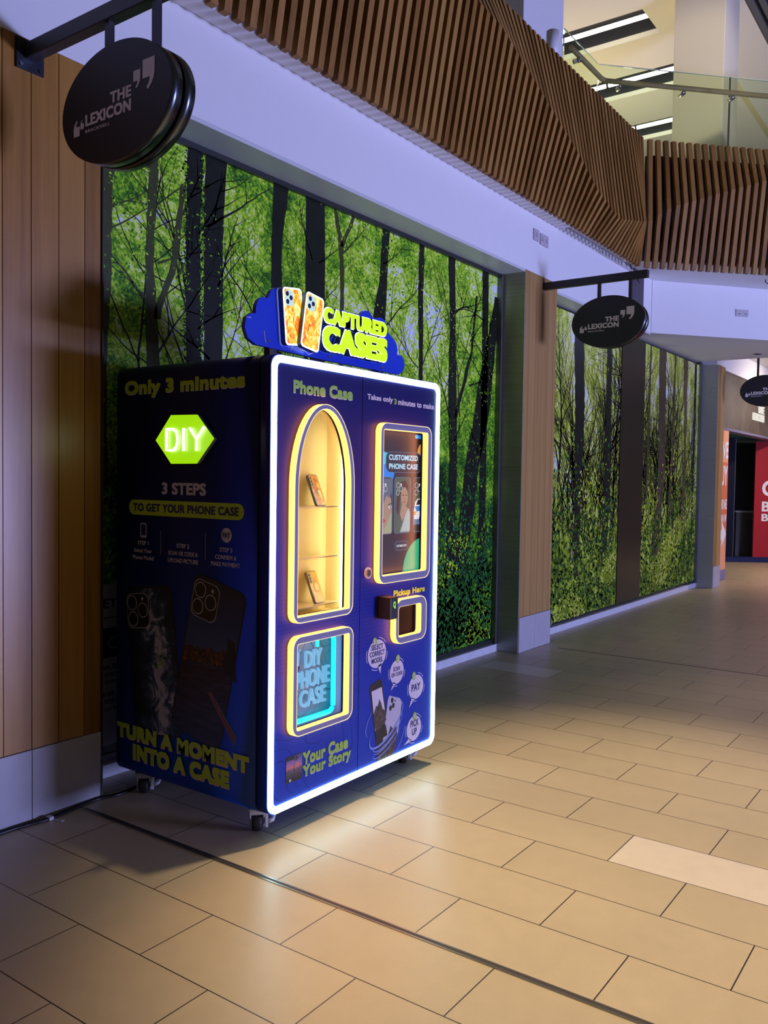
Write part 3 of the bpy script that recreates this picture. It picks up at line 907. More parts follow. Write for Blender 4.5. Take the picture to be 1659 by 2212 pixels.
# ---------------------------------------------------------------- far shop: fascia, poster, red panel
q = NT('brown_plaster'); x, y, z, p = q.pos()
q.base(q.ramp(q.noise(p, 1.6, 6, 0.65), [(0.3, (0.05, 0.038, 0.032)), (0.55, (0.105, 0.085, 0.065)), (0.75, (0.15, 0.125, 0.095))]), 0.6)
mb = MB().box(12.78, 20.5, 3.37, 3.54, 2.30, 3.124, 0)
mb.box(12.78, 20.5, 3.362, 3.54, 2.262, 2.299, 1)
fs_ = mb.build('shop_fascia', [q.mat, plain('fascia_edge', (0.16, 0.15, 0.24), 0.5)])
tag(fs_, 'brown plaster fascia with lit shop lettering at far right', 'fascia')
mb = MB()
text(mb, 'THE', (15.52, 3.3685, 2.665), (1, 0, 0), (0, 0, 1), 0.45, 0.125, 0, 0.012, depth=0.02, n=(0, -1, 0))
text(mb, 'LEXICON', (15.16, 3.3685, 2.525), (1, 0, 0), (0, 0, 1), 0.81, 0.125, 0, 0.012, depth=0.02, n=(0, -1, 0))
mb.build('lit_lettering', glow('lit_letter', (1.0, 0.95, 0.85), 0.75), fs_)
mb = MB(); mb.prism([(12.78, 3.62), (20.5, 3.62), (20.5, 5.2), (12.78, 5.2)], (0, 0, 2.31), (1, 0, 0), (0, 1, 0), (0, 0, 1), 0.1)
mb2 = MB()
F0 = Vector((16.74, 4.13, 0)); F1 = Vector((17.199, 3.465, 0)); fd_ = (F1 - F0).normalized(); fn_ = Vector((fd_.y, -fd_.x, 0))
tag(mb.build('ceiling_shop', plain('teal_paint', (0.02, 0.16, 0.16), 0.5)), kind='structure')
mb = MB(); strip(mb, F0 - fd_ * 1.5 - fn_ * 0.6, F1 + fd_ * 4 - fn_ * 0.6, fn_, 0.1, 0, 2.25)
tag(mb.build('wall_shop', M['void']), kind='structure')
# peach poster panel with white words and an arrow
mb = MB().box(12.9, 13.70, 3.37, 3.40, 0.16, 2.26, 0)
mb.box(12.9, 13.70, 3.365, 3.40, 0.005, 0.158, 2)
mb.box(12.9, 13.70, 3.368, 3.3699, 0.78, 1.78, 3)
T = lambda s, xr, z, w, h, b=0.03: text(mb, s, (xr - w, 3.3672, z), (1, 0, 0), (0, 0, 1), w, h, 1, b)
T('VE', 13.69, 1.84, 0.34, 0.25)
T('UY', 13.67, 1.43, 0.36, 0.30)
T('KNE', 13.69, 1.075, 0.31, 0.15)
T('AN W', 13.69, 0.87, 0.34, 0.13)
mb.add([(a, 3.3672, b) for a, b in ((13.10, 0.62), (13.10, 0.76), (13.42, 0.76), (13.42, 0.91), (13.69, 0.69), (13.42, 0.50), (13.42, 0.62))], [list(range(7))], 1)
tag(mb.build('poster_panel', [plain('peach_vinyl', (0.82, 0.36, 0.19), 0.5), M['logo_w'], plain('lilac_base', (0.20, 0.19, 0.32), 0.5), plain('coral_band', (0.66, 0.17, 0.075), 0.5)]),
    'peach poster panel with white words and arrow beside the far pillar', 'poster')
# shop front: plinth, dark window, red panel
mb = MB(); strip(mb, F0 - fd_ * 0.9, F1 + fd_ * 3.5, fn_, 0.12, 0.004, 0.10)
tag(mb.build('shop_plinth', plain('navy_paint', (0.006, 0.010, 0.065), 0.5, 0.0, 0.2)), 'dark blue base board under the red shop front', 'plinth')
sw = empty('shop_window', tuple(F0 + fd_ * 0.2), 'dark shop window left of the red panel, at far right', 'window')
mb = MB(); strip(mb, F0 - fd_ * 0.6 - fn_ * .02, F0 + fd_ * 0.155 - fn_ * .02, fn_, 0.06, 0.101, 2.30); mb.build('dark_panel', plain('ink_panel', (0.004, 0.005, 0.014), 0.5, 0.0, 0.08), sw)
mb = MB(); strip(mb, F0 + fd_ * 0.16 - fn_ * .03, F0 + fd_ * 0.515 - fn_ * .03, fn_, 0.012, 0.101, 2.30); mb.build('glass_pane', M['pane'], sw)
mb = MB(); strip(mb, F0 + fd_ * 0.150 - fn_ * .015, F0 + fd_ * 0.160 - fn_ * .015, fn_, 0.05, 0.101, 2.30); mb.build('frame_bar', M['dark'], sw)
mb = MB(); cb = F0 + fd_ * 0.42 - fn_ * 0.38
strip(mb, cb - fd_ * .08, cb + fd_ * .30, fn_, 0.2, 0.005, 0.92)
strip(mb, cb - fd_ * .10, cb + fd_ * .32, fn_, 0.19, 0.921, 0.95, 1)
tag(mb.build('display_counter', [plain('counter_grey', (0.05, 0.05, 0.055), 0.5), plain('counter_top', (0.3, 0.28, 0.26), 0.5)]), 'grey display counter inside the dark shop window', 'counter')
rp = MB(); strip(rp, F0 + fd_ * 0.518, F1 + fd_ * 3.0, fn_, 0.05, 0.102, 2.255)
rpo = rp.build('red_panel', plain('red_vinyl', (0.34, 0.008, 0.013), 0.6, 0.0, 0.25))
tag(rpo, 'tall red shop panel with white letters at the right edge', 'sign panel')
mb = MB()
def RT(s, k, z, w, h):
    o_ = F0 + fd_ * k + fn_ * 0.003
    text(mb, s, (o_.x, o_.y, z), fd_, (0, 0, 1), w, h, 0, 0.03)
RT('O', 0.655, 1.24, 0.29, 0.29)
RT('B', 0.66, 0.955, 0.15, 0.185)
RT('BE', 0.66, 0.775, 0.25, 0.135)
mb.build('lettering', M['logo_w'], rpo)

# ================================================================ vending machine
VM = empty('vending_machine', (3.09, 2.80, 0), 'tall blue phone case vending machine with white light trim and header sign', 'vending machine')
X0, X1, Z0, Z1 = 2.476, 3.716, 0.105, 1.943
YB = 3.262
EX, EZ, NF = (1, 0, 0), (0, 0, 1), (0, -1, 0)
SU, SV, SNn = (0, -1, 0), (0, 0, 1), (-1, 0, 0)
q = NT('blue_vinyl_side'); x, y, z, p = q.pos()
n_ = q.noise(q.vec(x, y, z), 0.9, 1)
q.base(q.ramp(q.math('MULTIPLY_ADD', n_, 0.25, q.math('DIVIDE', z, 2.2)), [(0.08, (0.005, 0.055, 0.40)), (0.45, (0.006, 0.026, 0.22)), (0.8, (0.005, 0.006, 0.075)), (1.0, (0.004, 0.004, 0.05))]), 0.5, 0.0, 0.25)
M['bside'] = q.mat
q = NT('blue_vinyl_front'); x, y, z, p = q.pos()
cont = q.noise(p, 2.2, 1.5, 0.4)
fr = q.math('FRACT', q.math('MULTIPLY', cont, 26.0))
line = q.math('LESS_THAN', fr, 0.10)
mask = q.math('MULTIPLY', q.math('LESS_THAN', z, 0.62), q.math('LESS_THAN', x, 3.07))
dots = q.n('TexVoronoi', i_Vector=q.vec(x, 0.0, z), i_Scale=58.0, i_Randomness=0.0)
dm = q.math('MULTIPLY', q.math('LESS_THAN', dots.outputs['Distance'], 0.33), q.math('MULTIPLY', q.math('GREATER_THAN', z, 0.66), q.math('LESS_THAN', z, 1.0)))
bc = q.ramp(q.math('DIVIDE', z, 2.0), [(0.05, (0.012, 0.046, 0.34)), (0.4, (0.012, 0.022, 0.27)), (0.75, (0.012, 0.009, 0.13)), (0.95, (0.010, 0.008, 0.09))])
bc = q.mix(q.math('MULTIPLY', q.math('MAXIMUM', q.math('MULTIPLY', line, mask), dm), 0.45), bc, (0.006, 0.010, 0.10))
q.base(bc, 0.42, 0.0, 0.15)
M['bfront'] = q.mat
M['seam'] = M['void']
M['led'] = glow('cool_white_led', (0.46, 0.74, 0.80), 13.0)
M['warm'] = glow('warm_led_acrylic', (1.0, 0.30, 0.032), 8.0, (0.3, 0.2, 0.05))
M['warmrim'] = glow('pale_warm_rim', (1.0, 0.78, 0.42), 1.25)
M['ringface'] = plain('lilac_frame_face', (0.20, 0.18, 0.30), 0.5)
LIME = (0.42, 0.56, 0.02)
M['lime'] = plain('lime_print', LIME, 0.5)
M['olive'] = plain('green_print', (0.24, 0.42, 0.045), 0.5)
M['lilac'] = plain('pale_print', (0.55, 0.50, 0.58), 0.5)
M['paleedge'] = plain('letter_outline', (0.62, 0.60, 0.55), 0.5)
M['navy'] = plain('navy_print', (0.012, 0.012, 0.10), 0.5)
M['ink'] = plain('black_print', (0.004, 0.004, 0.006), 0.4)

# body shell
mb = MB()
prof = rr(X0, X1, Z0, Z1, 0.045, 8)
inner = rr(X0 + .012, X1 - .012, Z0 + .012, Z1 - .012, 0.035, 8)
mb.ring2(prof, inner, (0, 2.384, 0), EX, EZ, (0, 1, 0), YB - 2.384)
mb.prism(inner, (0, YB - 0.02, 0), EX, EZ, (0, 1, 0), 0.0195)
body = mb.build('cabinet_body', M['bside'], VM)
mb = MB()
mb.ring2(rr(X0 + .006, X1 - .006, Z0 + .006, Z1 - .006, .04, 8), rr(X0 + .03, X1 - .03, Z0 + .03, Z1 - .03, .03, 8), (0, 2.3705, 0), EX, EZ, (0, 1, 0), 0.014)
mb.build('door_gasket', M['void'], VM)

# ---- side print
mb = MB()
def SP(s, y, z, w, h, mi=0, b=0.0, sp=1.0, off=0.0018, edge=None, ed=0.004):
    if edge is not None:
        text(mb, s, (X0 - off + 0.0010, y, z - ed), SU, SV, w, h, edge, b, spacing=sp)
    text(mb, s, (X0 - off, y, z), SU, SV, w, h, mi, b, spacing=sp)
def spoly(pts, mi, off=0.0010):
    mb.add([(X0 - off, y_, z_) for y_, z_ in pts], [list(range(len(pts)))], mi)
SP('Only 3 minutes', 3.207, 1.800, 0.75, 0.078, 0, 0.05, edge=2)
mb.build('title_print', [M['lime'], M['lilac'], M['paleedge'], M['navy'], M['bside']], VM, label='lime title with pale edge'); mb = MB()
SP('3 STEPS', 2.953, 1.377, 0.276, 0.052, 1, 0.05)
spoly([(3.175 - a, b) for a, b in rr(0, 0.718, 1.283, 1.350, 0.033)], 0)
SP('TO GET YOUR PHONE CASE', 3.146, 1.299, 0.66, 0.036, 3, 0.04)
SM = [M['lime'], M['lilac'], M['paleedge'], M['navy'], M['bside']]
mb.build('heading_print', SM, VM, label='pale heading over a lime band')
def pic_phone(mb_):
    global mb
    mb = mb_
    spoly([(3.096 - a, b) for a, b in rr(0, 0.041, 1.183, 1.247, 0.006)], 1)
    spoly([(3.096 - a, b) for a, b in rr(0.005, 0.036, 1.192, 1.242, 0.002)], 4, 0.0016)
CAP = ((('STEP 1', 3.113, 1.150, 0.073), ('Select Your', 3.138, 1.116, 0.12), ('Phone Model', 3.148, 1.085, 0.142)),
       (('STEP 2', 2.856, 1.151, 0.079), ('SCAN OR CODE &', 2.909, 1.118, 0.184), ('UPLOAD PICTURE', 2.912, 1.087, 0.190)),
       (('STEP 3', 2.593, 1.150, 0.072), ('CONFIRM &', 2.620, 1.119, 0.123), ('MAKE PAYMENT', 2.644, 1.090, 0.168)))
for i_, cap in enumerate(CAP):
    mb = MB()
    if i_ == 0: pic_phone(mb)
    if i_ == 2:
        spoly([(2.556 + a, 1.219 + b) for a, b in ell(0, 0, .030, .030)], 1)
        SP('PAY', 2.578, 1.207, 0.044, 0.024, 3, 0.03, off=0.0022)
    if i_ < 2:
        y_ = (2.961, 2.681)[i_]
        spoly([(y_, 1.111), (y_ - 0.0015, 1.111), (y_ - 0.0015, 1.222), (y_, 1.222)], 1)
    for s, y, z, w in cap: SP(s, y, z, w, 0.018, 1, 0.022)
    mb.build('step_caption', SM, VM, label='pale caption ' + cap[0][0].lower())
# two big printed phones
def rot_rr(cy, cz, w, h, r, ang, sub=None):
    pts = rr(-w / 2, w / 2, -h / 2, h / 2, r, 6) if sub is None else sub
    c, s = math.cos(ang), math.sin(ang)
    return [(cy - (a * c - b * s), cz + (a * s + b * c)) for a, b in pts]
q = NT('print_wave'); x, y, z, p = q.pos()
wv = q.n('TexNoise', i_Vector=p, i_Scale=9.0, i_Detail=7.0, i_Roughness=0.62, i_Distortion=1.6).outputs[0]
ff = q.math('SUBTRACT', wv, q.math('MULTIPLY', q.math('ABSOLUTE', q.math('ADD', q.math('SUBTRACT', y, 2.96), q.math('MULTIPLY', q.math('SUBTRACT', z, 0.5), -0.12))), 1.9))
ff = q.math('SUBTRACT', ff, q.math('MULTIPLY', q.math('GREATER_THAN', z, 0.80), 0.10))
ff = q.math('ADD', ff, 0.05)
q.base(q.ramp(ff, [(0.28, (0.004, 0.007, 0.018)), (0.38, (0.008, 0.03, 0.07)), (0.46, (0.05, 0.08, 0.13)), (0.54, (0.40, 0.36, 0.42))]), 0.4)
M['wave'] = q.mat
q = NT('print_river_dusk'); x, y, z, p = q.pos()
sky = q.ramp(q.n('MapRange', i_0=z, i_1=0.70, i_2=1.0).outputs[0], [(0, (0.035, 0.06, 0.17)), (0.5, (0.012, 0.03, 0.12)), (1, (0.004, 0.008, 0.035))])
roof = q.math('ADD', 0.705, q.math('MULTIPLY', q.n('TexNoise', i_Vector=q.vec(0, y, 0.0), i_Scale=24.0, i_Detail=4.0).outputs[0], 0.07))
town = q.ramp(q.noise(p, 42, 3, 0.7), [(0.45, (0.010, 0.008, 0.010)), (0.60, (0.11, 0.022, 0.006)), (0.72, (0.40, 0.13, 0.02))])
water = q.ramp(q.noise(q.vec(x, q.math('MULTIPLY', y, 3.0), q.math('MULTIPLY', z, 14.0)), 4.0, 4), [(0.35, (0.004, 0.005, 0.012)), (0.75, (0.045, 0.028, 0.07))])
c1 = q.mix(q.math('GREATER_THAN', z, roof), town, sky)
c2 = q.mix(q.math('GREATER_THAN', z, 0.675), water, c1)
q.base(c2, 0.4)
M['dusk'] = q.mat
mb = MB()
def phone_print(cy, cz, w, h, ang, pic, cam_c, cam_w, cam_h, off):
    spoly(rot_rr(cy, cz, w, h, .045, ang), 0, off)
    spoly(rot_rr(cy, cz, w - .016, h - .016, .04, ang), pic, off + .0004)
    c, s = math.cos(ang), math.sin(ang)
    W = lambda a, b: (cy - (a * c - b * s), cz + (a * s + b * c))
    ca, cb_ = cam_c
    box = lambda e: [W(ca + p_, cb_ + q_) for p_, q_ in rr(-cam_w / 2 - e, cam_w / 2 + e, -cam_h / 2 - e, cam_h / 2 + e, .035)]
    spoly(box(.003), 3, off + .0008); spoly(box(0), 0, off + .0012)
    for a, b in ((-.036, .036), (-.036, -.036), (.034, .002)):
        spoly([W(ca + a + p_, cb_ + b + q_) for p_, q_ in ell(0, 0, .034, .034)], 3, off + .0016)
        spoly([W(ca + a + p_, cb_ + b + q_) for p_, q_ in ell(0, 0, .030, .030)], 0, off + .0020)
    spoly([W(ca + .036 + p_, cb_ + .052 + q_) for p_, q_ in ell(0, 0, .008, .008)], 3, off + .0016)
phone_print(3.008, 0.640, 0.325, 0.66, R(7), 1, (-0.075, 0.225), 0.145, 0.150, 0.0010)
phone_print(2.660, 0.685, 0.315, 0.69, R(-13), 2, (-0.073, 0.245), 0.150, 0.155, 0.0034)
# surfboard on the wave, quay and lit boat on the river
spoly([(2.985, 0.60), (2.955, 0.63), (2.935, 0.675), (2.95, 0.66), (2.972, 0.63)], 4, 0.0018)
spoly([(2.66, 0.56), (2.63, 0.56), (2.485, 0.40), (2.50, 0.36)], 5, 0.0042)
spoly([(2.655, 0.55), (2.645, 0.555), (2.50, 0.40), (2.505, 0.38)], 6, 0.0046)
spoly([(2.50, 0.78), (2.54, 0.80), (2.545, 0.74), (2.575, 0.70), (2.555, 0.66), (2.49, 0.62)], 0, 0.0042)
mb.build('side_phone_print', [M['ink'], M['wave'], M['dusk'], plain('print_outline', (0.42, 0.38, 0.40), 0.5), plain('surf_green', (0.20, 0.40, 0.03), 0.5), plain('boat_grey', (0.10, 0.10, 0.16), 0.5), plain('boat_red', (0.22, 0.05, 0.06), 0.5)], VM, label='two printed phones, sea surf and river town')
mb = MB()
SP('TURN A MOMENT', 3.249, 0.268, 0.836, 0.066, 0, 0.07, off=0.0062, edge=1, ed=0.006)
SP('INTO A CASE', 3.137, 0.180, 0.614, 0.072, 0, 0.07, off=0.0062, edge=1, ed=0.006)
mb.build('side_slogan', [M['lime'], plain('peach_outline', (0.70, 0.46, 0.30), 0.5)], VM)

# ---- hexagon DIY neon
hexp = [(2.976, 1.610), (2.878, 1.715), (2.714, 1.712), (2.614, 1.612), (2.715, 1.510), (2.876, 1.509)]
mb = MB()
mb.add([(X0 - .001, a, b) for a, b in hexp] + [(X0 - .028, a - .012, b) for a, b in hexp], [tuple(range(6)), tuple(range(11, 5, -1))] + [(i, (i + 1) % 6, 6 + (i + 1) % 6, 6 + i) for i in range(6)], [1, 0] + [1] * 6)
hx = mb.build('neon_badge', [glow('lime_acrylic', (0.40, 0.85, 0.004), 0.85, (0.05, 0.1, 0.0)), plain('acrylic_edge', (0.35, 0.5, 0.5), 0.2)], VM, label='glowing lime hexagon')
mb = MB()
xn = X0 - .036
def neon(pts, r=0.005): mb.tube([(xn, y_, z_) for y_, z_ in pts], r, 10)
neon([(2.885, 1.655), (2.885, 1.565)] + [(2.85 - 0.035 * math.sin(R(t)), 1.610 - .045 * math.cos(R(t))) for t in range(0, 181, 15)] + [(2.885, 1.655)])
neon([(2.778, 1.657), (2.778, 1.563)])
neon([(2.740, 1.657), (2.70, 1.610), (2.655, 1.660)]); neon([(2.70, 1.612), (2.70, 1.563)])
mb.build('neon_letters', glow('white_neon', (0.95, 1.0, 0.85), 7.0), hx, label='white neon letters')

# ---- front doors
DY = 0.05
def rim(mb, pts):
    cx = sum(p_[0] for p_ in pts) / len(pts); cz = (Z0 + Z1) / 2
    hw = max(p_[0] for p_ in pts) - min(p_[0] for p_ in pts); hx = (max(p_[0] for p_ in pts) + min(p_[0] for p_ in pts)) / 2
    ins = [(hx + (a - hx) * (1 - .03 / hw), cz + (b - cz) * (1 - .03 / (Z1 - Z0))) for a, b in pts]
    mb.ring2(pts, ins, (0, YF + .012, 0), EX, EZ, (0, 1, 0), DY - .012)
arch_o = arch(2.588, 2.980, 0.866, 1.42, 1.766, 0.045)
arch_i = arch(2.613, 2.955, 0.893, 1.42, 1.745, 0.006)
low_o = rr(2.590, 2.986, 0.402, 0.812, 0.045)
low_i = rr(2.616, 2.958, 0.428, 0.782, 0.010)
scr_o = rr(3.172, 3.600, 0.975, 1.716, 0.045)
scr_i = rr(3.195, 3.567, 1.012, 1.685, 0.012)
pk_o = rr(3.312, 3.578, 0.675, 0.888, 0.050)
pk_i = rr(3.336, 3.530, 0.708, 0.853, 0.016)
SX = 3.070
dl = [(SX - .002, Z1)] + rr(X0, SX, Z0, Z1, .05, 8)[9:27] + [(SX - .002, Z0)]
dr = [(a, b) for a, b in rr(X0, X1, Z0, Z1, .05, 8)[:9]] + [(SX + .002, Z1), (SX + .002, Z0)] + rr(X0, X1, Z0, Z1, .05, 8)[27:]
mb = MB(); plate(mb, dl, [arch_i, low_i], (0, YF, 0), EX, EZ, (0, 1, 0), .012, 0)
rim(mb, dl)
doorL = mb.build('display_door', M['bfront'], VM)
mb = MB(); plate(mb, dr, [scr_i, pk_i], (0, YF, 0), EX, EZ, (0, 1, 0), .012, 0)
rim(mb, dr)
doorR = mb.build('screen_door', M['bfront'], VM)
# white light trim around both leaves
T = 0.028
out = rr(X0 + .004, X1 - .004, Z0 + .004, Z1 - .004, .048, 8); inn = rr(X0 + .004 + T, X1 - .004 - T, Z0 + .004 + T, Z1 - .004 - T, .024, 8)
def half(side):
    idx = list(range(36))
    o_ = [(min(p_[0], SX - .001) if side == 0 else max(p_[0], SX + .001), p_[1]) for p_ in out]
    i_ = [(min(p_[0], SX - .001) if side == 0 else max(p_[0], SX + .001), p_[1]) for p_ in inn]
    mb = MB()
    order = list(range(8, 28)) if side == 0 else list(range(26, 36)) + list(range(0, 10))
    O = [o_[k] for k in order]; I = [i_[k] for k in order]
    n = len(O)
    for k in range(n - 1):
        qs = [O[k], O[k + 1], I[k + 1], I[k]]
        if abs(qs[0][0] - qs[1][0]) + abs(qs[0][1] - qs[1][1]) + abs(qs[2][0] - qs[3][0]) + abs(qs[2][1] - qs[3][1]) < 1e-5: continue
        lo = [(a, YF - .0005, b) for a, b in qs]; hi = [(a, YF - .006, b) for a, b in qs]
        mb.add(lo + hi, [(4, 5, 6, 7), (0, 1, 5, 4), (2, 3, 7, 6)], 0)
    return mb
half(0).build('light_trim', M['led'], doorL, label='glowing cool white edge light')
half(1).build('light_trim', M['led'], doorR, label='glowing cool white edge light')
# lit acrylic window surrounds
def surround(name, o_, i_, parent):
    mb = MB()
    k = len(o_)
    big = [(a + (a - sum(p_[0] for p_ in o_) / k) * 0.03, b + (b - sum(p_[1] for p_ in o_) / k) * 0.012) for a, b in o_]
    mb.ring2(o_, i_, (0, YF - .0005, 0), EX, EZ, NF, .030, 0, 1, 1)
    cx = sum(p_[0] for p_ in o_) / k; cz = sum(p_[1] for p_ in o_) / k
    hw = max(p_[0] for p_ in o_) - cx; hh = max(p_[1] for p_ in o_) - cz
    e1 = [(cx + (a - cx) * (1 - .0030 / hw), cz + (b - cz) * (1 - .0030 / hh)) for a, b in o_]
    e2 = [(cx + (a - cx) * (1 + .0022 / hw), cz + (b - cz) * (1 + .0022 / hh)) for a, b in i_]
    mb.ring2(o_, e1, (0, YF - .0310, 0), EX, EZ, NF, .0006, 2)
    mb.ring2(e2, i_, (0, YF - .0310, 0), EX, EZ, NF, .0006, 2)
    ob = mb.build(name, [M['ringface'], M['warm'], M['warmrim']], parent, label='lilac faced surround with glowing warm edges')
    return ob
sA = surround('arched_surround', arch_o, arch_i, doorL)
sL = surround('window_surround', low_o, low_i, doorL)
sS = surround('screen_surround', scr_o, scr_i, doorR)
sP = surround('pickup_surround', pk_o, pk_i, doorR)

# showcase niche behind the arched window
M['niche'] = plain('showcase_cream', (0.86, 0.72, 0.36), 0.6)
mb = MB()
mb.box(2.55, 3.062, 2.515, 2.525, 0.86, 1.80); mb.box(2.54, 2.55, 2.334, 2.525, 0.86, 1.80); mb.box(3.062, 3.068, 2.334, 2.525, 0.86, 1.80)
mb.box(2.55, 3.062, 2.334, 2.525, 0.85, 0.86); mb.box(2.55, 3.062, 2.334, 2.525, 1.80, 1.81)
mb.build('showcase_box', M['niche'], VM)
for zz in (1.335, 1.115, 0.905):
    mb = MB().box(2.56, 3.02, 2.40, 2.513, zz - .005, zz)
    mb.build('glass_shelf', plain('shelf_acrylic', (0.85, 0.74, 0.45), 0.15), VM)
mb = MB().tube([(3.036, 2.395, 0.875), (3.036, 2.395, 1.69)], 0.012, 12)
mb.build('light_tube', glow('showcase_tube', (1.0, 0.90, 0.62), 9.0), VM)
mb = MB().tube([(2.57, 2.385, 0.875), (2.57, 2.385, 1.69)], 0.012, 12)
mb.build('light_tube', glow('showcase_tube2', (1.0, 0.86, 0.5), 7.0), VM)
mb = MB(); mb.prism(arch_i, (0, YF + .006, 0), EX, EZ, (0, 1, 0), .004)
mb.build('window_pane', M['pane'], doorL)

# sign niche behind the lower window
mb = MB()
mb.box(2.56, 3.01, 2.43, 2.44, 0.39, 0.82, 0); mb.box(2.55, 2.56, 2.334, 2.44, 0.39, 0.82, 1); mb.box(3.01, 3.02, 2.334, 2.44, 0.39, 0.82, 1)
mb.box(2.56, 3.01, 2.334, 2.44, 0.38, 0.39, 1); mb.box(2.56, 3.01, 2.334, 2.44, 0.82, 0.83, 1)
q = NT('contour_board'); x, y, z, p = q.pos()
cl = q.math('LESS_THAN', q.math('FRACT', q.math('MULTIPLY', q.noise(p, 4.0, 1.0), 14.0)), 0.05)
q.base(q.mix(cl, (0.26, 0.33, 0.44), (0.04, 0.06, 0.10)), 0.35)
mb.build('sign_niche', [q.mat, plain('niche_blue', (0.10, 0.35, 0.75), 0.5)], VM)
mb = MB()
yy = 2.40
fr_ = [(2.53, 0.80), (2.53, 0.43)]
pa = rr(2.60, 2.985, 0.418, 0.765, 0.03, 6)
mb.tube([(a, yy, b) for a, b in pa] + [(pa[0][0], yy, pa[0][1])], 0.011, 10)
mb.tube([(2.872, yy, 0.765), (2.872, yy, 0.722)], 0.008, 8)
ns = mb.build('neon_frame', glow('cyan_neon', (0.0, 0.85, 0.95), 1.5), VM, label='cyan neon frame')
mb = MB()
text(mb, 'DIY', (2.795, 2.41, 0.640), EX, EZ, 0.112, 0.072, 0, 0.012, depth=0.012, n=NF)
text(mb, 'PHONE', (2.738, 2.41, 0.553), EX, EZ, 0.222, 0.076, 0, 0.012, depth=0.012, n=NF)
text(mb, 'CASE', (2.764, 2.41, 0.470), EX, EZ, 0.172, 0.074, 0, 0.012, depth=0.012, n=NF)
mb.tube([(2.765, 2.405, 0.722), (2.752, 2.405, 0.71), (2.748, 2.405, 0.66), (2.735, 2.405, 0.640), (2.70, 2.405, 0.637)], 0.007, 8)
mb.tube([(2.745, 2.405, 0.54), (2.730, 2.405, 0.51), (2.735, 2.405, 0.47)], 0.007, 8)
mb.build('neon_lettering', glow('sky_neon', (0.16, 0.52, 0.86), 0.85), VM, label='pale blue neon lettering')
mb = MB(); mb.prism(low_i, (0, YF + .006, 0), EX, EZ, (0, 1, 0), .004)
mb.build('window_pane', M['pane'], doorL)

# ---- touch screen
ys = 2.340
mb = MB().box(3.185, 3.640, ys, ys + .012, 0.995, 1.70)
def E(name, c, s): return glow(name, c, s, (0.02, 0.02, 0.02))
SC = [E('ui_black', (0.006, 0.007, 0.011), 1.0), E('ui_text', (0.50, 0.78, 1.0), 0.95), E('ui_blue', (0.01, 0.22, 0.85), 0.9), E('ui_cyan', (0.05, 0.55, 0.85), 0.9),
      E('ui_green', (0.02, 0.48, 0.24), 0.9), E('ui_pill', (0.012, 0.016, 0.026), 1.0), E('ui_line', (0.12, 0.22, 0.40), 0.8), E('ui_orange', (0.85, 0.42, 0.06), 0.8), E('ui_purple', (0.35, 0.08, 0.45), 0.8),
      E('ui_skin', (0.42, 0.27, 0.19), 0.8), E('ui_hair', (0.035, 0.018, 0.012), 1.0), E('ui_dress', (0.42, 0.55, 0.58), 0.8), E('ui_leaf', (0.06, 0.10, 0.07), 0.9),
      E('ui_greyhair', (0.10, 0.13, 0.19), 0.9), E('ui_red', (0.55, 0.03, 0.02), 0.8), E('ui_lace', (0.40, 0.42, 0.25), 0.8), E('ui_car', (0.03, 0.22, 0.55), 0.9), E('ui_white', (0.75, 0.80, 0.85), 0.9), E('ui_dark', (0.02, 0.03, 0.03), 1.0)]
scr = mb.build('touch_screen', [plain('screen_glass', (0.004, 0.004, 0.005), 0.08), SC[0]], doorR)
mb = MB()
def ui(pts, mi, lay=1): mb.add([(a, ys - 0.0004 * lay, b) for a, b in pts], [list(range(len(pts)))], mi)
sx = 3.255   # left edge of the shown picture
XR = 3.622
ui([(sx - .02, 1.0), (XR + .01, 1.0), (XR + .01, 1.69), (sx - .02, 1.69)], 0, 0.5)
def clipx(pts, a, b): return [(min(max(p_[0], a), b), p_[1]) for p_ in pts]
ui(clipx(ell(3.265, 1.52, .085, .065), sx - .02, XR), 3, 1); ui(clipx(ell(3.295, 1.485, .058, .045), sx - .02, XR), 2, 1.5)
ui(clipx(ell(3.605, 1.585, .055, .055), sx, XR + .01), 7, 1); ui(clipx(ell(3.607, 1.545, .04, .06), sx, XR + .01), 8, 1.5)
ui(rr(3.528, 3.60, 1.658, 1.676, .008), 2, 1); ui(rr(3.528, 3.555, 1.658, 1.676, .008), 3, 1.3)
ui(rr(3.283, 3.586, 1.489, 1.588, .035), 6, 2); ui(rr(3.285, 3.584, 1.491, 1.586, .034), 5, 2.3)
text(mb, 'CUSTOMIZED', (3.307, ys - .0013, 1.548), EX, EZ, 0.247, 0.026, 1, 0.035)
text(mb, 'PHONE CASE', (3.309, ys - .0013, 1.506), EX, EZ, 0.245, 0.026, 1, 0.035)
def thumb(x0, x1):
    ui(rr(x0, x1, 1.198, 1.468, .020), 6, 2); ui(rr(x0 + .003, x1 - .003, 1.201, 1.465, .018), 18, 2.3)
def lens(cx, cz, bg):
    for a, b in ((0, 0), (.026, -.016), (0, -.034)):
        ui(ell(cx + a, cz + b, .014, .014), 17, 4); ui(ell(cx + a, cz + b, .012, .012), bg, 4.3)
    ui(ell(cx + .026, cz + .004, .006, .006), 17, 4)
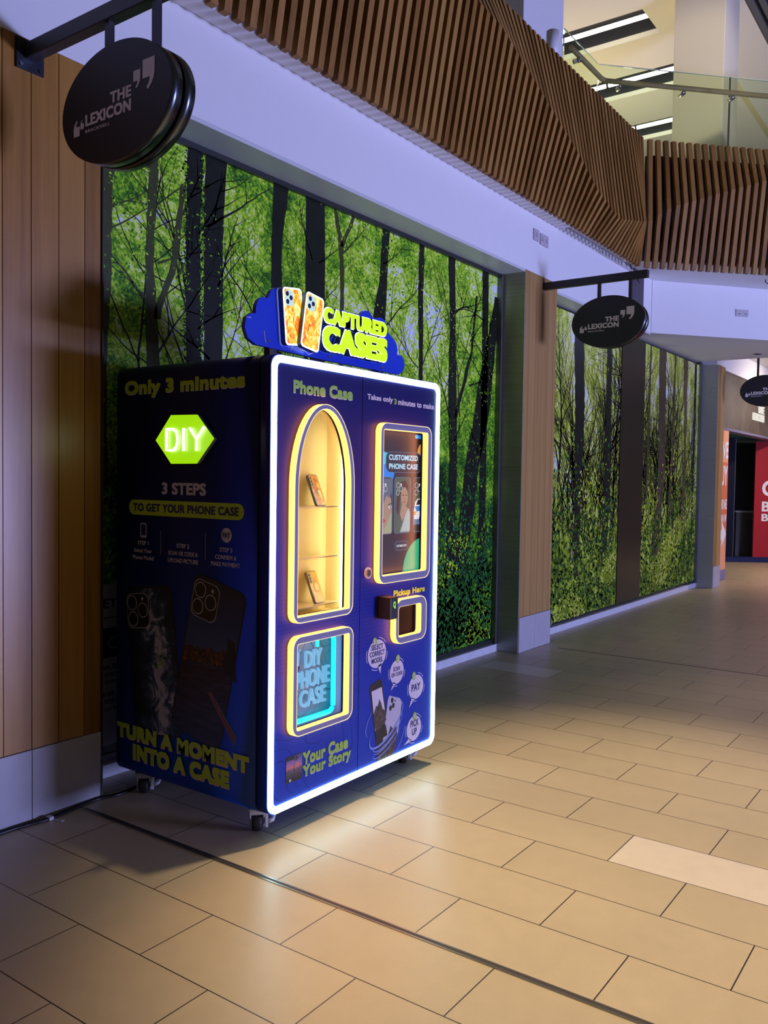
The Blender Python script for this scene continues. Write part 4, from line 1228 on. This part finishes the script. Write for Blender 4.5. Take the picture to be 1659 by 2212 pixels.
# left picture: grey haired profile with red lips and lace
thumb(sx - .02, 3.342)
ui(clipx([(3.25, 1.20), (3.335, 1.20), (3.338, 1.30), (3.33, 1.36), (3.30, 1.42), (3.25, 1.44)], sx - .02, 3.339), 9, 2.6)
ui([(sx - .019, 1.46), (3.338, 1.46), (3.338, 1.40), (3.318, 1.37), (3.29, 1.38), (3.268, 1.34), (sx - .019, 1.33)], 13, 2.9)
ui(ell(3.322, 1.325, .013, .006), 17, 3.0); ui(ell(3.324, 1.325, .005, .005), 10, 3.2); ui([(3.305, 1.338), (3.338, 1.346), (3.338, 1.341), (3.306, 1.334)], 10, 3)
ui(ell(3.268, 1.262, .014, .009), 14, 3); ui([(3.262, 1.203), (3.337, 1.203), (3.337, 1.30), (3.32, 1.285), (3.295, 1.245)], 15, 3)
lens(sx + .002, 1.428, 13)
# middle picture: young woman with brown hair and white dress
thumb(3.356, 3.497)
ui(rr(3.359, 3.494, 1.203, 1.463, .016), 12, 2.5)
ui([(3.372, 1.215), (3.372, 1.33), (3.382, 1.40), (3.410, 1.446), (3.452, 1.452), (3.476, 1.425), (3.470, 1.40), (3.44, 1.405), (3.41, 1.38), (3.40, 1.33), (3.395, 1.25)], 10, 2.8)
ui(ell(3.441, 1.372, .030, .048), 9, 3.0)
ui([(3.412, 1.425), (3.45, 1.428), (3.476, 1.405), (3.468, 1.43), (3.44, 1.447), (3.412, 1.44)], 10, 3.2)
for a in (3.432, 3.459): ui(ell(a, 1.381, .006, .0035), 10, 3.3)
ui(ell(3.441, 1.347, .009, .0035), 14, 3.3); ui([(3.444, 1.372), (3.449, 1.358), (3.442, 1.359)], 14, 3.2)
ui([(3.418, 1.335), (3.455, 1.33), (3.475, 1.315), (3.455, 1.28), (3.425, 1.255), (3.405, 1.29)], 9, 2.9)
ui([(3.408, 1.204), (3.490, 1.204), (3.492, 1.29), (3.480, 1.318), (3.462, 1.30), (3.430, 1.245)], 11, 3.1)
ui([(3.362, 1.204), (3.405, 1.204), (3.398, 1.28), (3.375, 1.31)], 12, 2.95)
lens(3.385, 1.428, 12)
# right picture: blue and white rally car
thumb(3.517, XR + .02)
ui([(3.522, 1.40), (3.622, 1.40), (3.622, 1.34), (3.522, 1.34)], 12, 2.6)
ui([(3.522, 1.235), (3.622, 1.235), (3.622, 1.285), (3.522, 1.285)], 6, 2.6)
ui([(3.525, 1.300), (3.535, 1.345), (3.555, 1.362), (3.622, 1.365), (3.622, 1.262), (3.53, 1.262)], 17, 3.0)
ui([(3.545, 1.332), (3.560, 1.358), (3.622, 1.360), (3.622, 1.334)], 18, 3.3)
ui([(3.532, 1.325), (3.622, 1.330), (3.622, 1.305), (3.55, 1.300)], 16, 3.3)
ui([(3.525, 1.300), (3.548, 1.302), (3.545, 1.282), (3.527, 1.282)], 7, 3.4); ui(ell(3.590, 1.262, .018, .020), 18, 3.5)
lens(3.545, 1.428, 18)
ui(rr(3.366, 3.480, 1.116, 1.160, .018), 6, 2); ui(rr(3.368, 3.478, 1.118, 1.158, .017), 5, 2.3)
text(mb, 'CUSTOMIZE NOW', (3.380, ys - .0013, 1.132), EX, EZ, 0.086, 0.011, 17, 0.02)
g_ = [(3.438, 1.002)] + [(3.60 - 0.162 * math.cos(R(t)), 1.002 + .165 * math.sin(R(t))) for t in range(0, 91, 6)] + [(XR + .01, 1.167), (XR + .01, 1.002)]
ui(g_, 4, 1.5)
mb.build('screen_picture', SC, scr)

# ---- right door details
mb = MB(); mb.box(3.32, 3.55, 2.3325, 2.345, 0.69, 0.87); mb.build('pickup_flap', plain('flap_black', (0.004, 0.003, 0.002), 0.7, 0.0, 0.1), doorR)
mb = MB().box(3.205, 3.268, YF - .075, YF - .001, 0.812, 0.916); rd = mb.build('card_reader', M['black'], doorR, bevel=0.006)
mb = MB(); text(mb, 'Q', (3.225, YF - .0765, 0.862), EX, EZ, 0.020, 0.034, 0, 0.05)
mb.build('reader_mark', glow('green_q', (0.30, 0.95, 0.05), 0.9), rd)
mb = MB(); mb.tube([(3.122, YF - .001, 1.031), (3.122, YF - .008, 1.031)], 0.026, 24, 0); mb.tube([(3.122, YF - .0081, 1.031), (3.122, YF - .012, 1.031)], 0.017, 24, 1)
mb.box(3.120, 3.124, YF - .0126, YF - .0121, 1.023, 1.039, 2)
mb.build('door_lock', [plain('lock_bezel', (0.55, 0.42, 0.36), 0.4), M['chrome'], M['void']], doorR)

def FPn(mb, s, x, z, w, h, mi, b=0.03, edge=None, slope=0.0, ed=0.003, yo=0.0018):
    if edge is not None: text(mb, s, (x + .001, YF - yo + .0010, z - ed), EX, EZ, w, h, edge, b, slope=slope)
    text(mb, s, (x, YF - yo, z), EX, EZ, w, h, mi, b, slope=slope)
mb = MB()
FPn(mb, 'Phone Case', 2.606, 1.800, 0.390, 0.052, 0, 0.05, 1)
mb.build('door_lettering', [M['olive'], M['paleedge']], doorL, label='green heading with pale edge'); mb = MB()
FPn(mb, 'Your Case', 2.689, 0.262, 0.306, 0.054, 0, 0.05, 1)
FPn(mb, 'Your Story', 2.689, 0.198, 0.328, 0.062, 0, 0.05, 1)
mb.build('door_lettering', [M['olive'], M['paleedge']], doorL, label='green lettering with pale edge')
mb = MB()
FPn(mb, 'Takes only', 3.103, 1.807, 0.200, 0.032, 0, 0.04)
FPn(mb, '3', 3.312, 1.808, 0.022, 0.026, 1, 0.04)
FPn(mb, 'minutes to make', 3.346, 1.808, 0.316, 0.028, 0, 0.04)
mb.build('door_lettering', [M['lilac'], M['olive'], M['lime']], doorR, label='pale heading'); mb = MB()
FPn(mb, 'Pickup Here', 3.331, 0.894, 0.274, 0.036, 2, 0.045, 1)
mb.build('door_lettering', [M['lilac'], M['olive'], M['lime']], doorR, label='lime pickup lettering')
# small picture of two phones with a sunset stadium
q = NT('sunset_print'); x, y, z, p = q.pos()
q.base(q.ramp(q.math('ADD', q.n('MapRange', i_0=z, i_1=0.215, i_2=0.315).outputs[0], q.math('MULTIPLY_ADD', q.noise(p, 60, 3), 0.4, -0.2)),
    [(0.12, (0.02, 0.012, 0.012)), (0.28, (0.05, 0.045, 0.06)), (0.42, (0.10, 0.07, 0.10)), (0.55, (0.55, 0.16, 0.14)), (0.75, (0.20, 0.12, 0.30)), (0.95, (0.05, 0.06, 0.20))]), 0.4)
mb = MB()
def fpoly(pts, mi, lay): mb.add([(a, YF - .0010 - .0004 * lay, b) for a, b in pts], [list(range(len(pts)))], mi)
fpoly(rr(2.585, 2.688, 0.210, 0.320, .010), 0, 0)
fpoly([(2.588, 0.228), (2.636, 0.228), (2.636, 0.302), (2.588, 0.302)], 1, 1); fpoly([(2.638, 0.222), (2.685, 0.222), (2.685, 0.316), (2.638, 0.316)], 1, 1)
for a, b in ((2.648, 0.309), (2.658, 0.303), (2.648, 0.297)): fpoly(ell(a, b, .005, .005), 0, 2)
fpoly(ell(2.612, 0.219, .006, .006), 2, 2)
mb.build('phone_picture', [M['ink'], q.mat, M['lilac']], doorL)

# speech bubbles with numbered steps
def bubble(cx, cz, rx, rz, tail, lines, num, nx, nz):
    mb = MB()
    y0 = YF - .0010
    pts = ell(cx, cz, rx, rz, 36)
    mb.add([(a, y0, b) for a, b in pts], [list(range(36))], 0)
    mb.add([(a, y0, b) for a, b in tail], [list(range(len(tail)))], 0)
    for t0, t1 in ((35, 80), (160, 205), (240, 275), (330, 360)):
        arc_o = [(cx + (rx + .012) * math.cos(R(t)), cz + (rz + .012) * math.sin(R(t))) for t in range(t0, t1 + 1, 5)]
        arc_i = [(cx + (rx + .009) * math.cos(R(t)), cz + (rz + .009) * math.sin(R(t))) for t in range(t0, t1 + 1, 5)]
        k = len(arc_o)
        mb.add([(a, y0, b) for a, b in arc_o + arc_i], [(i, i + 1, k + i + 1, k + i) for i in range(k - 1)], 0)
    for s, x, z, w, h in lines:
        text(mb, s, (x, y0 - .0004, z), EX, EZ, w, h, 1, 0.032)
    mb.add([(a, y0 - .0004, b) for a, b in ell(nx, nz, .017, .020)], [list(range(40))], 2)
    text(mb, num, (nx - .008, y0 - .0008, nz - .012), EX, EZ, 0.016 if num != '1' else 0.010, 0.024, 0, 0.02)
    mb.build('step_bubble', [M['lilac'], M['navy'], M['olive']], doorR, label='pale speech bubble with step ' + num)
bubble(3.207, 0.648, .072, .066, [(3.215, 0.588), (3.236, 0.549), (3.243, 0.60)], [('SELECT', 3.162, 0.668, 0.092, 0.024), ('CORRECT', 3.150, 0.638, 0.118, 0.024), ('MODEL', 3.164, 0.606, 0.090, 0.024)], '1', 3.188, 0.706)
bubble(3.371, 0.535, .058, .058, [(3.345, 0.49), (3.322, 0.450), (3.365, 0.48)], [('SCAN', 3.340, 0.540, 0.056, 0.022), ('QR CODE', 3.324, 0.512, 0.095, 0.022)], '2', 3.378, 0.597)
bubble(3.541, 0.430, .066, .060, [(3.505, 0.384), (3.482, 0.338), (3.532, 0.372)], [('PAY', 3.500, 0.412, 0.080, 0.036)], '3', 3.520, 0.489)
bubble(3.528, 0.226, .064, .062, [(3.485, 0.186), (3.442, 0.160), (3.508, 0.168)], [('PICK', 3.496, 0.234, 0.074, 0.034), ('UP', 3.510, 0.192, 0.044, 0.034)], '4', 3.532, 0.286)
# whirling phones picture
q = NT('crag_print'); x, y, z, p = q.pos()
q.base(q.ramp(q.noise(p, 70, 4, 0.7), [(0.35, (0.012, 0.010, 0.014)), (0.55, (0.05, 0.035, 0.03)), (0.75, (0.20, 0.11, 0.07))]), 0.4)
mb = MB()
def f2(pts, mi, lay): mb.add([(a, YF - .0008 - .0003 * lay, b) for a, b in pts], [list(range(len(pts)))], mi)
f2([(3.150, 0.498), (3.165, 0.512), (3.235, 0.527), (3.250, 0.515), (3.305, 0.30), (3.330, 0.13), (3.225, 0.118), (3.208, 0.235)], 0, 0)
f2([(3.168, 0.478), (3.248, 0.485), (3.288, 0.32), (3.205, 0.27)], 1, 1)
f2([(3.183, 0.36), (3.205, 0.405), (3.217, 0.40), (3.232, 0.432), (3.245, 0.41), (3.258, 0.38), (3.275, 0.37), (3.288, 0.32), (3.210, 0.27)], 2, 2)
f2([(3.208, 0.235), (3.30, 0.245), (3.285, 0.30), (3.20, 0.285)], 0, 2.5)
f2([(3.300, 0.415), (3.312, 0.432), (3.400, 0.402), (3.418, 0.380), (3.395, 0.26), (3.352, 0.14), (3.240, 0.150), (3.262, 0.22)], 3, 1.5)
f2([(3.262, 0.22), (3.30, 0.232), (3.325, 0.285), (3.345, 0.265), (3.372, 0.278), (3.385, 0.22), (3.352, 0.14), (3.245, 0.12), (3.215, 0.14), (3.235, 0.21)], 2, 2)
for a, b in ((3.335, 0.405), (3.345, 0.378), (3.322, 0.370)): f2(ell(a, b, .011, .013), 0, 3)
f2(ell(3.360, 0.398, .005, .005), 0, 3)
mb.build('whirling_phones_print', [M['ink'], M['lilac'], q.mat, plain('silver_print', (0.42, 0.40, 0.50), 0.4)], doorR)
mb = MB()
for cx, cz, rx, rz, t0, t1, w in ((3.29, 0.30, .135, .070, 150, 400, .006), (3.30, 0.265, .120, .055, 175, 385, .004), (3.30, 0.225, .115, .045, 170, 350, .003), (3.28, 0.37, .155, .085, 130, 205, .003), (3.31, 0.20, .13, .09, 290, 370, .003), (3.295, 0.24, .11, .04, 185, 340, .003)):
    ts = list(range(t0, t1 + 1, 6)); O = []; I = []
    for i, t in enumerate(ts):
        ww = w * math.sin(math.pi * (i + .5) / len(ts))
        for L_, k_ in ((O, ww), (I, -ww)):
            a = (rx + k_) * math.cos(R(t)); b = (rz + k_) * math.sin(R(t)); L_.append((cx + a, YF - .0024, cz + b + a * 0.45))
    k = len(O); mb.add(O + I, [(i, i + 1, k + i + 1, k + i) for i in range(k - 1)], 0)
mb.build('swirl_print', plain('swirl_blue', (0.16, 0.24, 0.62), 0.4), doorR)

# ---- header sign
HY = 2.425
cloud = [(2.50, 1.985), (2.455, 2.005), (2.437, 2.045), (2.445, 2.085), (2.475, 2.105), (2.500, 2.108)]
cloud += [(2.548 + .050 * math.cos(R(t)), 2.118 + .062 * math.sin(R(t))) for t in range(170, 60, -10)]
cloud += [(2.64 + .085 * math.cos(R(t)), 2.14 + .095 * math.sin(R(t))) for t in range(130, 30, -10)]
cloud += [(2.9, 2.20), (3.02, 2.21)]
cloud += [(3.235 + .055 * math.cos(R(t)), 2.185 + .055 * math.sin(R(t))) for t in range(150, 20, -12)]
cloud += [(3.345 + .06 * math.cos(R(t)), 2.165 + .06 * math.sin(R(t))) for t in range(110, -5, -12)]
cloud += [(3.425 + .062 * math.cos(R(t)), 2.085 + .062 * math.sin(R(t))) for t in range(80, -20, -12)]
cloud += [(3.505 + .045 * math.cos(R(t)), 2.025 + .045 * math.sin(R(t))) for t in range(70, -70, -14)]
cloud += [(3.50, 1.972), (2.9, 1.975)]
mb = MB(); mb.prism(cloud, (0, HY, 0), EX, EZ, (0, 1, 0), 0.018)
hs = mb.build('header_sign', plain('cloud_blue', (0.012, 0.045, 0.55), 0.25), VM, label='blue cloud shaped board')
for xx in (2.60, 3.35):
    mb = MB().box(xx, xx + .04, HY + .019, HY + .05, 1.9435, 2.02); mb.build('sign_foot', M['black'], hs)
for pts in ([(2.545, 2.045), (2.548, 2.02), (2.556, 2.0)], [(2.66, 1.985), (2.672, 2.01), (2.70, 2.03)], [(2.70, 1.985), (2.715, 2.005), (2.745, 2.02)], [(2.75, 2.0), (2.80, 1.995), (2.82, 1.985), (2.86, 2.0), (2.87, 2.02)], [(2.445, 2.085), (2.47, 2.087)]):
    mb = MB().tube([(a, HY - .0015, b) for a, b in pts], .0012, 6)
    mb.build('swirl_line', M['logo_w'], hs)
for a, b in ((2.96, 1.995), (3.36, 1.99), (2.575, 2.01)):
    mb = MB().tube([(a, HY - .0005, b), (a, HY - .003, b)], .006, 12); mb.build('screw', M['chrome'], hs)
M['halo'] = glow('sign_white_edge', (0.80, 0.95, 1.0), 2.0)
q = NT('glowing_meadow_print'); x, y, z, p = q.pos()
cc = q.ramp(q.n('TexNoise', i_Vector=q.vec(q.math('MULTIPLY', x, 1.5), 0.0, z), i_Scale=26.0, i_Detail=4.0, i_Distortion=1.2).outputs[0], [(0.30, (0.75, 0.06, 0.0)), (0.42, (1.0, 0.30, 0.0)), (0.52, (1.0, 0.60, 0.02)), (0.62, (1.0, 0.85, 0.25)), (0.75, (0.65, 0.92, 0.95))])
q.base((0.04, 0.04, 0.04), 0.3); q.put(q.b.inputs['Emission Color'], cc); q.b.inputs['Emission Strength'].default_value = 1.15
M['meadow'] = q.mat
def head_phone(cx, cz, w, h, ang, lay):
    mb = MB()
    c, s = math.cos(ang), math.sin(ang)
    W = lambda pts: [(cx + a * c - b * s, cz + a * s + b * c) for a, b in pts]
    yb = HY - .004 - lay * .022
    mb.prism(W(rr(-w / 2, w / 2, -h / 2, h / 2, .018)), (0, yb, 0), EX, EZ, NF, .026, 0, 1)
    mb.add([(a, yb - .0268, b) for a, b in W(rr(-w / 2 + .007, w / 2 - .007, -h / 2 + .007, h / 2 - .007, .014))], [list(range(28))], 2)
    mb.add([(a, yb - .0272, b) for a, b in W(rr(-w / 2 + .012, -w / 2 + .062, h / 2 - .075, h / 2 - .012, .014))], [list(range(28))], 3)
    for a, b in ((-w / 2 + .026, h / 2 - .026), (-w / 2 + .026, h / 2 - .058), (-w / 2 + .048, h / 2 - .042)):
        mb.add([(p_, yb - .0276, q_) for p_, q_ in W(ell(a, b, .010, .010))], [list(range(40))], 4)
    mb.build('sign_phone', [M['halo'], plain('sign_side', (0.10, 0.12, 0.22), 0.4), M['meadow'], glow('sign_pale', (0.55, 0.80, 0.85), 0.9), plain('lens_navy', (0.01, 0.012, 0.07), 0.3)], hs, label='glowing orange phone on the header')
head_phone(2.690, 2.122, 0.118, 0.235, R(6), 0)
head_phone(2.785, 2.112, 0.118, 0.235, R(-9), 1)
mb = MB()
limeg = glow('lime_glow', (0.60, 0.95, 0.0), 1.0, (0.1, 0.15, 0.0))
def HL(s, x, z, w, h, b):
    text(mb, s, (x - .0035, HY - .0005, z - .0035), EX, EZ, w + .007, h + .007, 1, b + .018, depth=0.036, n=NF, smi=2)
    text(mb, s, (x, HY - .0375, z), EX, EZ, w, h, 0, b, depth=0.004, n=NF)
HL('CAPTURED', 2.875, 2.128, 0.465, 0.066, 0.065)
HL('CASES', 2.868, 2.010, 0.478, 0.108, 0.075)
mb.build('sign_lettering', [limeg, M['halo'], plain('letter_side', (0.10, 0.14, 0.20), 0.4)], hs, label='glowing lime block letters with white edge')

# ---- castors
wheelm = plain('castor_rubber', (0.018, 0.012, 0.010), 0.6)
castm = plain('castor_bracket', (0.42, 0.40, 0.38), 0.45)
pedm = plain('castor_pedal', (0.62, 0.64, 0.68), 0.4)
def castor(x, y):
    mb = MB()
    mb.box(x - .038, x + .038, y - .04, y + .04, 0.098, 0.1045)
    mb.box(x - .032, x + .032, y - .034, y + .034, 0.078, 0.0978)
    for sx_ in (-1, 1):
        mb.prism([(y - .034, .078), (y + .034, .078), (y + .020, .022), (y - .004, .016)], (x + sx_ * .028 - .004, 0, 0), (0, 1, 0), (0, 0, 1), (1, 0, 0), .008)
    br_ = mb.turn(x, y, R(-45)).build('castor', castm, VM, bevel=0.003)
    mb = MB()
    n = 28
    ring = [(x - .021, .026), (x - .018, .036), (x - .010, .0385), (x + .010, .0385), (x + .018, .036), (x + .021, .026)]
    vs = []; fs = []
    for k in range(n):
        t = 2 * math.pi * k / n
        for a, r_ in ring: vs.append((a, y + r_ * math.cos(t), .0388 + r_ * math.sin(t)))
    m_ = len(ring)
    for k in range(n):
        for j in range(m_ - 1): fs.append((k * m_ + j, k * m_ + j + 1, ((k + 1) % n) * m_ + j + 1, ((k + 1) % n) * m_ + j))
    fs += [tuple(k * m_ for k in range(n)), tuple(k * m_ + m_ - 1 for k in range(n))]
    mb.add(vs, fs, 0, True); mb.turn(x, y, R(-45)).build('wheel', wheelm, br_)
    mb = MB()
    mb.prism([(y - .025, .080), (y + .005, .088), (y + .010, .060), (y - .020, .030), (y - .034, .026), (y - .032, .05)], (x + .034, 0, 0), (0, 1, 0), (0, 0, 1), (1, 0, 0), .012)
    mb.tube([(x + .045, y - .025, .045), (x + .064, y - .020, .052), (x + .070, y + .004, .060), (x + .058, y + .012, .070)], .009, 8)
    mb.turn(x, y, R(-45)).build('brake_pedal', pedm, br_)
    return br_
castor(2.552, 2.445); castor(2.545, 3.150); castor(3.622, 2.450); castor(3.622, 3.150)

# ---------------------------------------------------------------- phone cases on show
def show_case(name, x, z0, mats, label, deco):
    t = empty(name, (x, 2.43, z0), label, 'phone case')
    w, h, th = 0.080, 0.150, 0.010
    lean = R(24)
    u = Vector((math.cos(R(8)), math.sin(R(8)), 0)); v = Vector((0, math.sin(lean), math.cos(lean))); n = u.cross(v)
    n = n if n.y < 0 else -n
    o = Vector((x, 2.43, z0))
    mb = MB()
    mb.prism(rr(-w / 2, w / 2, 0.001, h, .012), o, u, v, -n, th, 0)
    mb.build('shell', mats[0], t)
    mb = MB(); f = o + n * .0006
    mb.add([f + u * a + v * b for a, b in rr(-w / 2 + .003, w / 2 - .003, .004, h - .003, .010)], [list(range(28))], 0)
    for pts, mi in deco:
        f = o + n * (.0010 + .0003 * mi)
        mb.add([f + u * a + v * b for a, b in pts], [list(range(len(pts)))], mi)
    mb.build('printed_back', mats[1:], t)
    mb = MB(); f = o + n * .0026
    mb.add([f + u * a + v * b for a, b in rr(-.036, -.012, .092, .144, .011)], [list(range(28))], 0)
    for b in (.132, .116, .102): mb.add([f + n * .0005 + u * a + v * c for a, c in ell(-.025, b, .007, .007, 16)], [list(range(16))], 1)
    mb.build('camera_window', [plain('cam_window', (0.62, 0.45, 0.16), 0.3), M['dark']], t)
q = NT('case_print_flame'); x, y, z, p = q.pos()
q.base(q.ramp(q.noise(p, 30, 4, 0.6), [(0.3, (0.12, 0.10, 0.22)), (0.45, (0.55, 0.12, 0.03)), (0.6, (0.85, 0.42, 0.06)), (0.75, (0.85, 0.75, 0.30))]), 0.3)
show_case('phone_case', 2.928, 1.3352, [plain('case_edge_blue', (0.05, 0.07, 0.16), 0.35), q.mat, plain('case_star', (0.8, 0.7, 0.3), 0.4)], 'colourful orange printed phone case on the upper showcase shelf',
          [([(.01, .03), (.03, .05), (.02, .08), (0, .07)], 1)])
show_case('phone_case', 2.926, 0.9052, [plain('case_edge_grey', (0.12, 0.10, 0.09), 0.35), plain('case_yellow', (0.80, 0.52, 0.10), 0.3), plain('case_orange', (0.70, 0.26, 0.05), 0.4), plain('case_cream', (0.9, 0.70, 0.28), 0.4)], 'yellow phone case with a round orange motif on the lowest showcase shelf',
          [(ell(.008, .075, .022, .024), 1), (ell(.008, .075, .018, .020), 2), ([(-.036, .008), (.0, .008), (-.02, .06), (-.034, .05)], 2), ([(.0, .10), (.004, .125), (.008, .10)], 1), ([(.012, .10), (.017, .123), (.020, .098)], 1)])

# ---------------------------------------------------------------- power cable along the plinth
pc = empty('power_cable', (2.1, 3.22, 0), 'black twin power cable lying along the stone plinth at left', 'cable')
pth = [(0.9, 3.19, .008), (1.55, 3.23, .008), (1.90, 3.235, .008), (2.0, 3.226, .008), (2.1, 3.212, .008), (2.24, 3.232, .008), (2.357, 3.243, .008), (2.445, 3.215, .008), (2.54, 3.222, .008), (2.75, 3.235, .008), (3.0, 3.2, .008)]
def smooth(P, n=6):
    out_ = []
    for i in range(len(P) - 1):
        p0 = Vector(P[max(0, i - 1)]); p1 = Vector(P[i]); p2 = Vector(P[i + 1]); p3 = Vector(P[min(len(P) - 1, i + 2)])
        for k in range(n):
            t = k / n
            out_.append(0.5 * ((2 * p1) + (p2 - p0) * t + (2 * p0 - 5 * p1 + 4 * p2 - p3) * t * t + (3 * p1 - p0 - 3 * p2 + p3) * t ** 3))
    return out_ + [Vector(P[-1])]
sp_ = smooth(pth)
for off in (-.006, .007):
    mb = MB().tube([(p_.x, p_.y + off, .0062) for p_ in sp_], .0055, 8)
    mb.build('lead', plain('cable_black', (0.008, 0.008, 0.010), 0.35), pc)
mb = MB().box(2.092, 2.112, 3.198, 3.226, .0005, .015)
mb.prism([(2.10, 3.20), (2.118, 3.196), (2.135, 3.158), (2.118, 3.152)], (0, 0, .0006), (1, 0, 0), (0, 1, 0), (0, 0, 1), .002)
mb.build('tie_tag', plain('tag_white', (0.6, 0.57, 0.58), 0.5), pc, label='white cable tie tag')
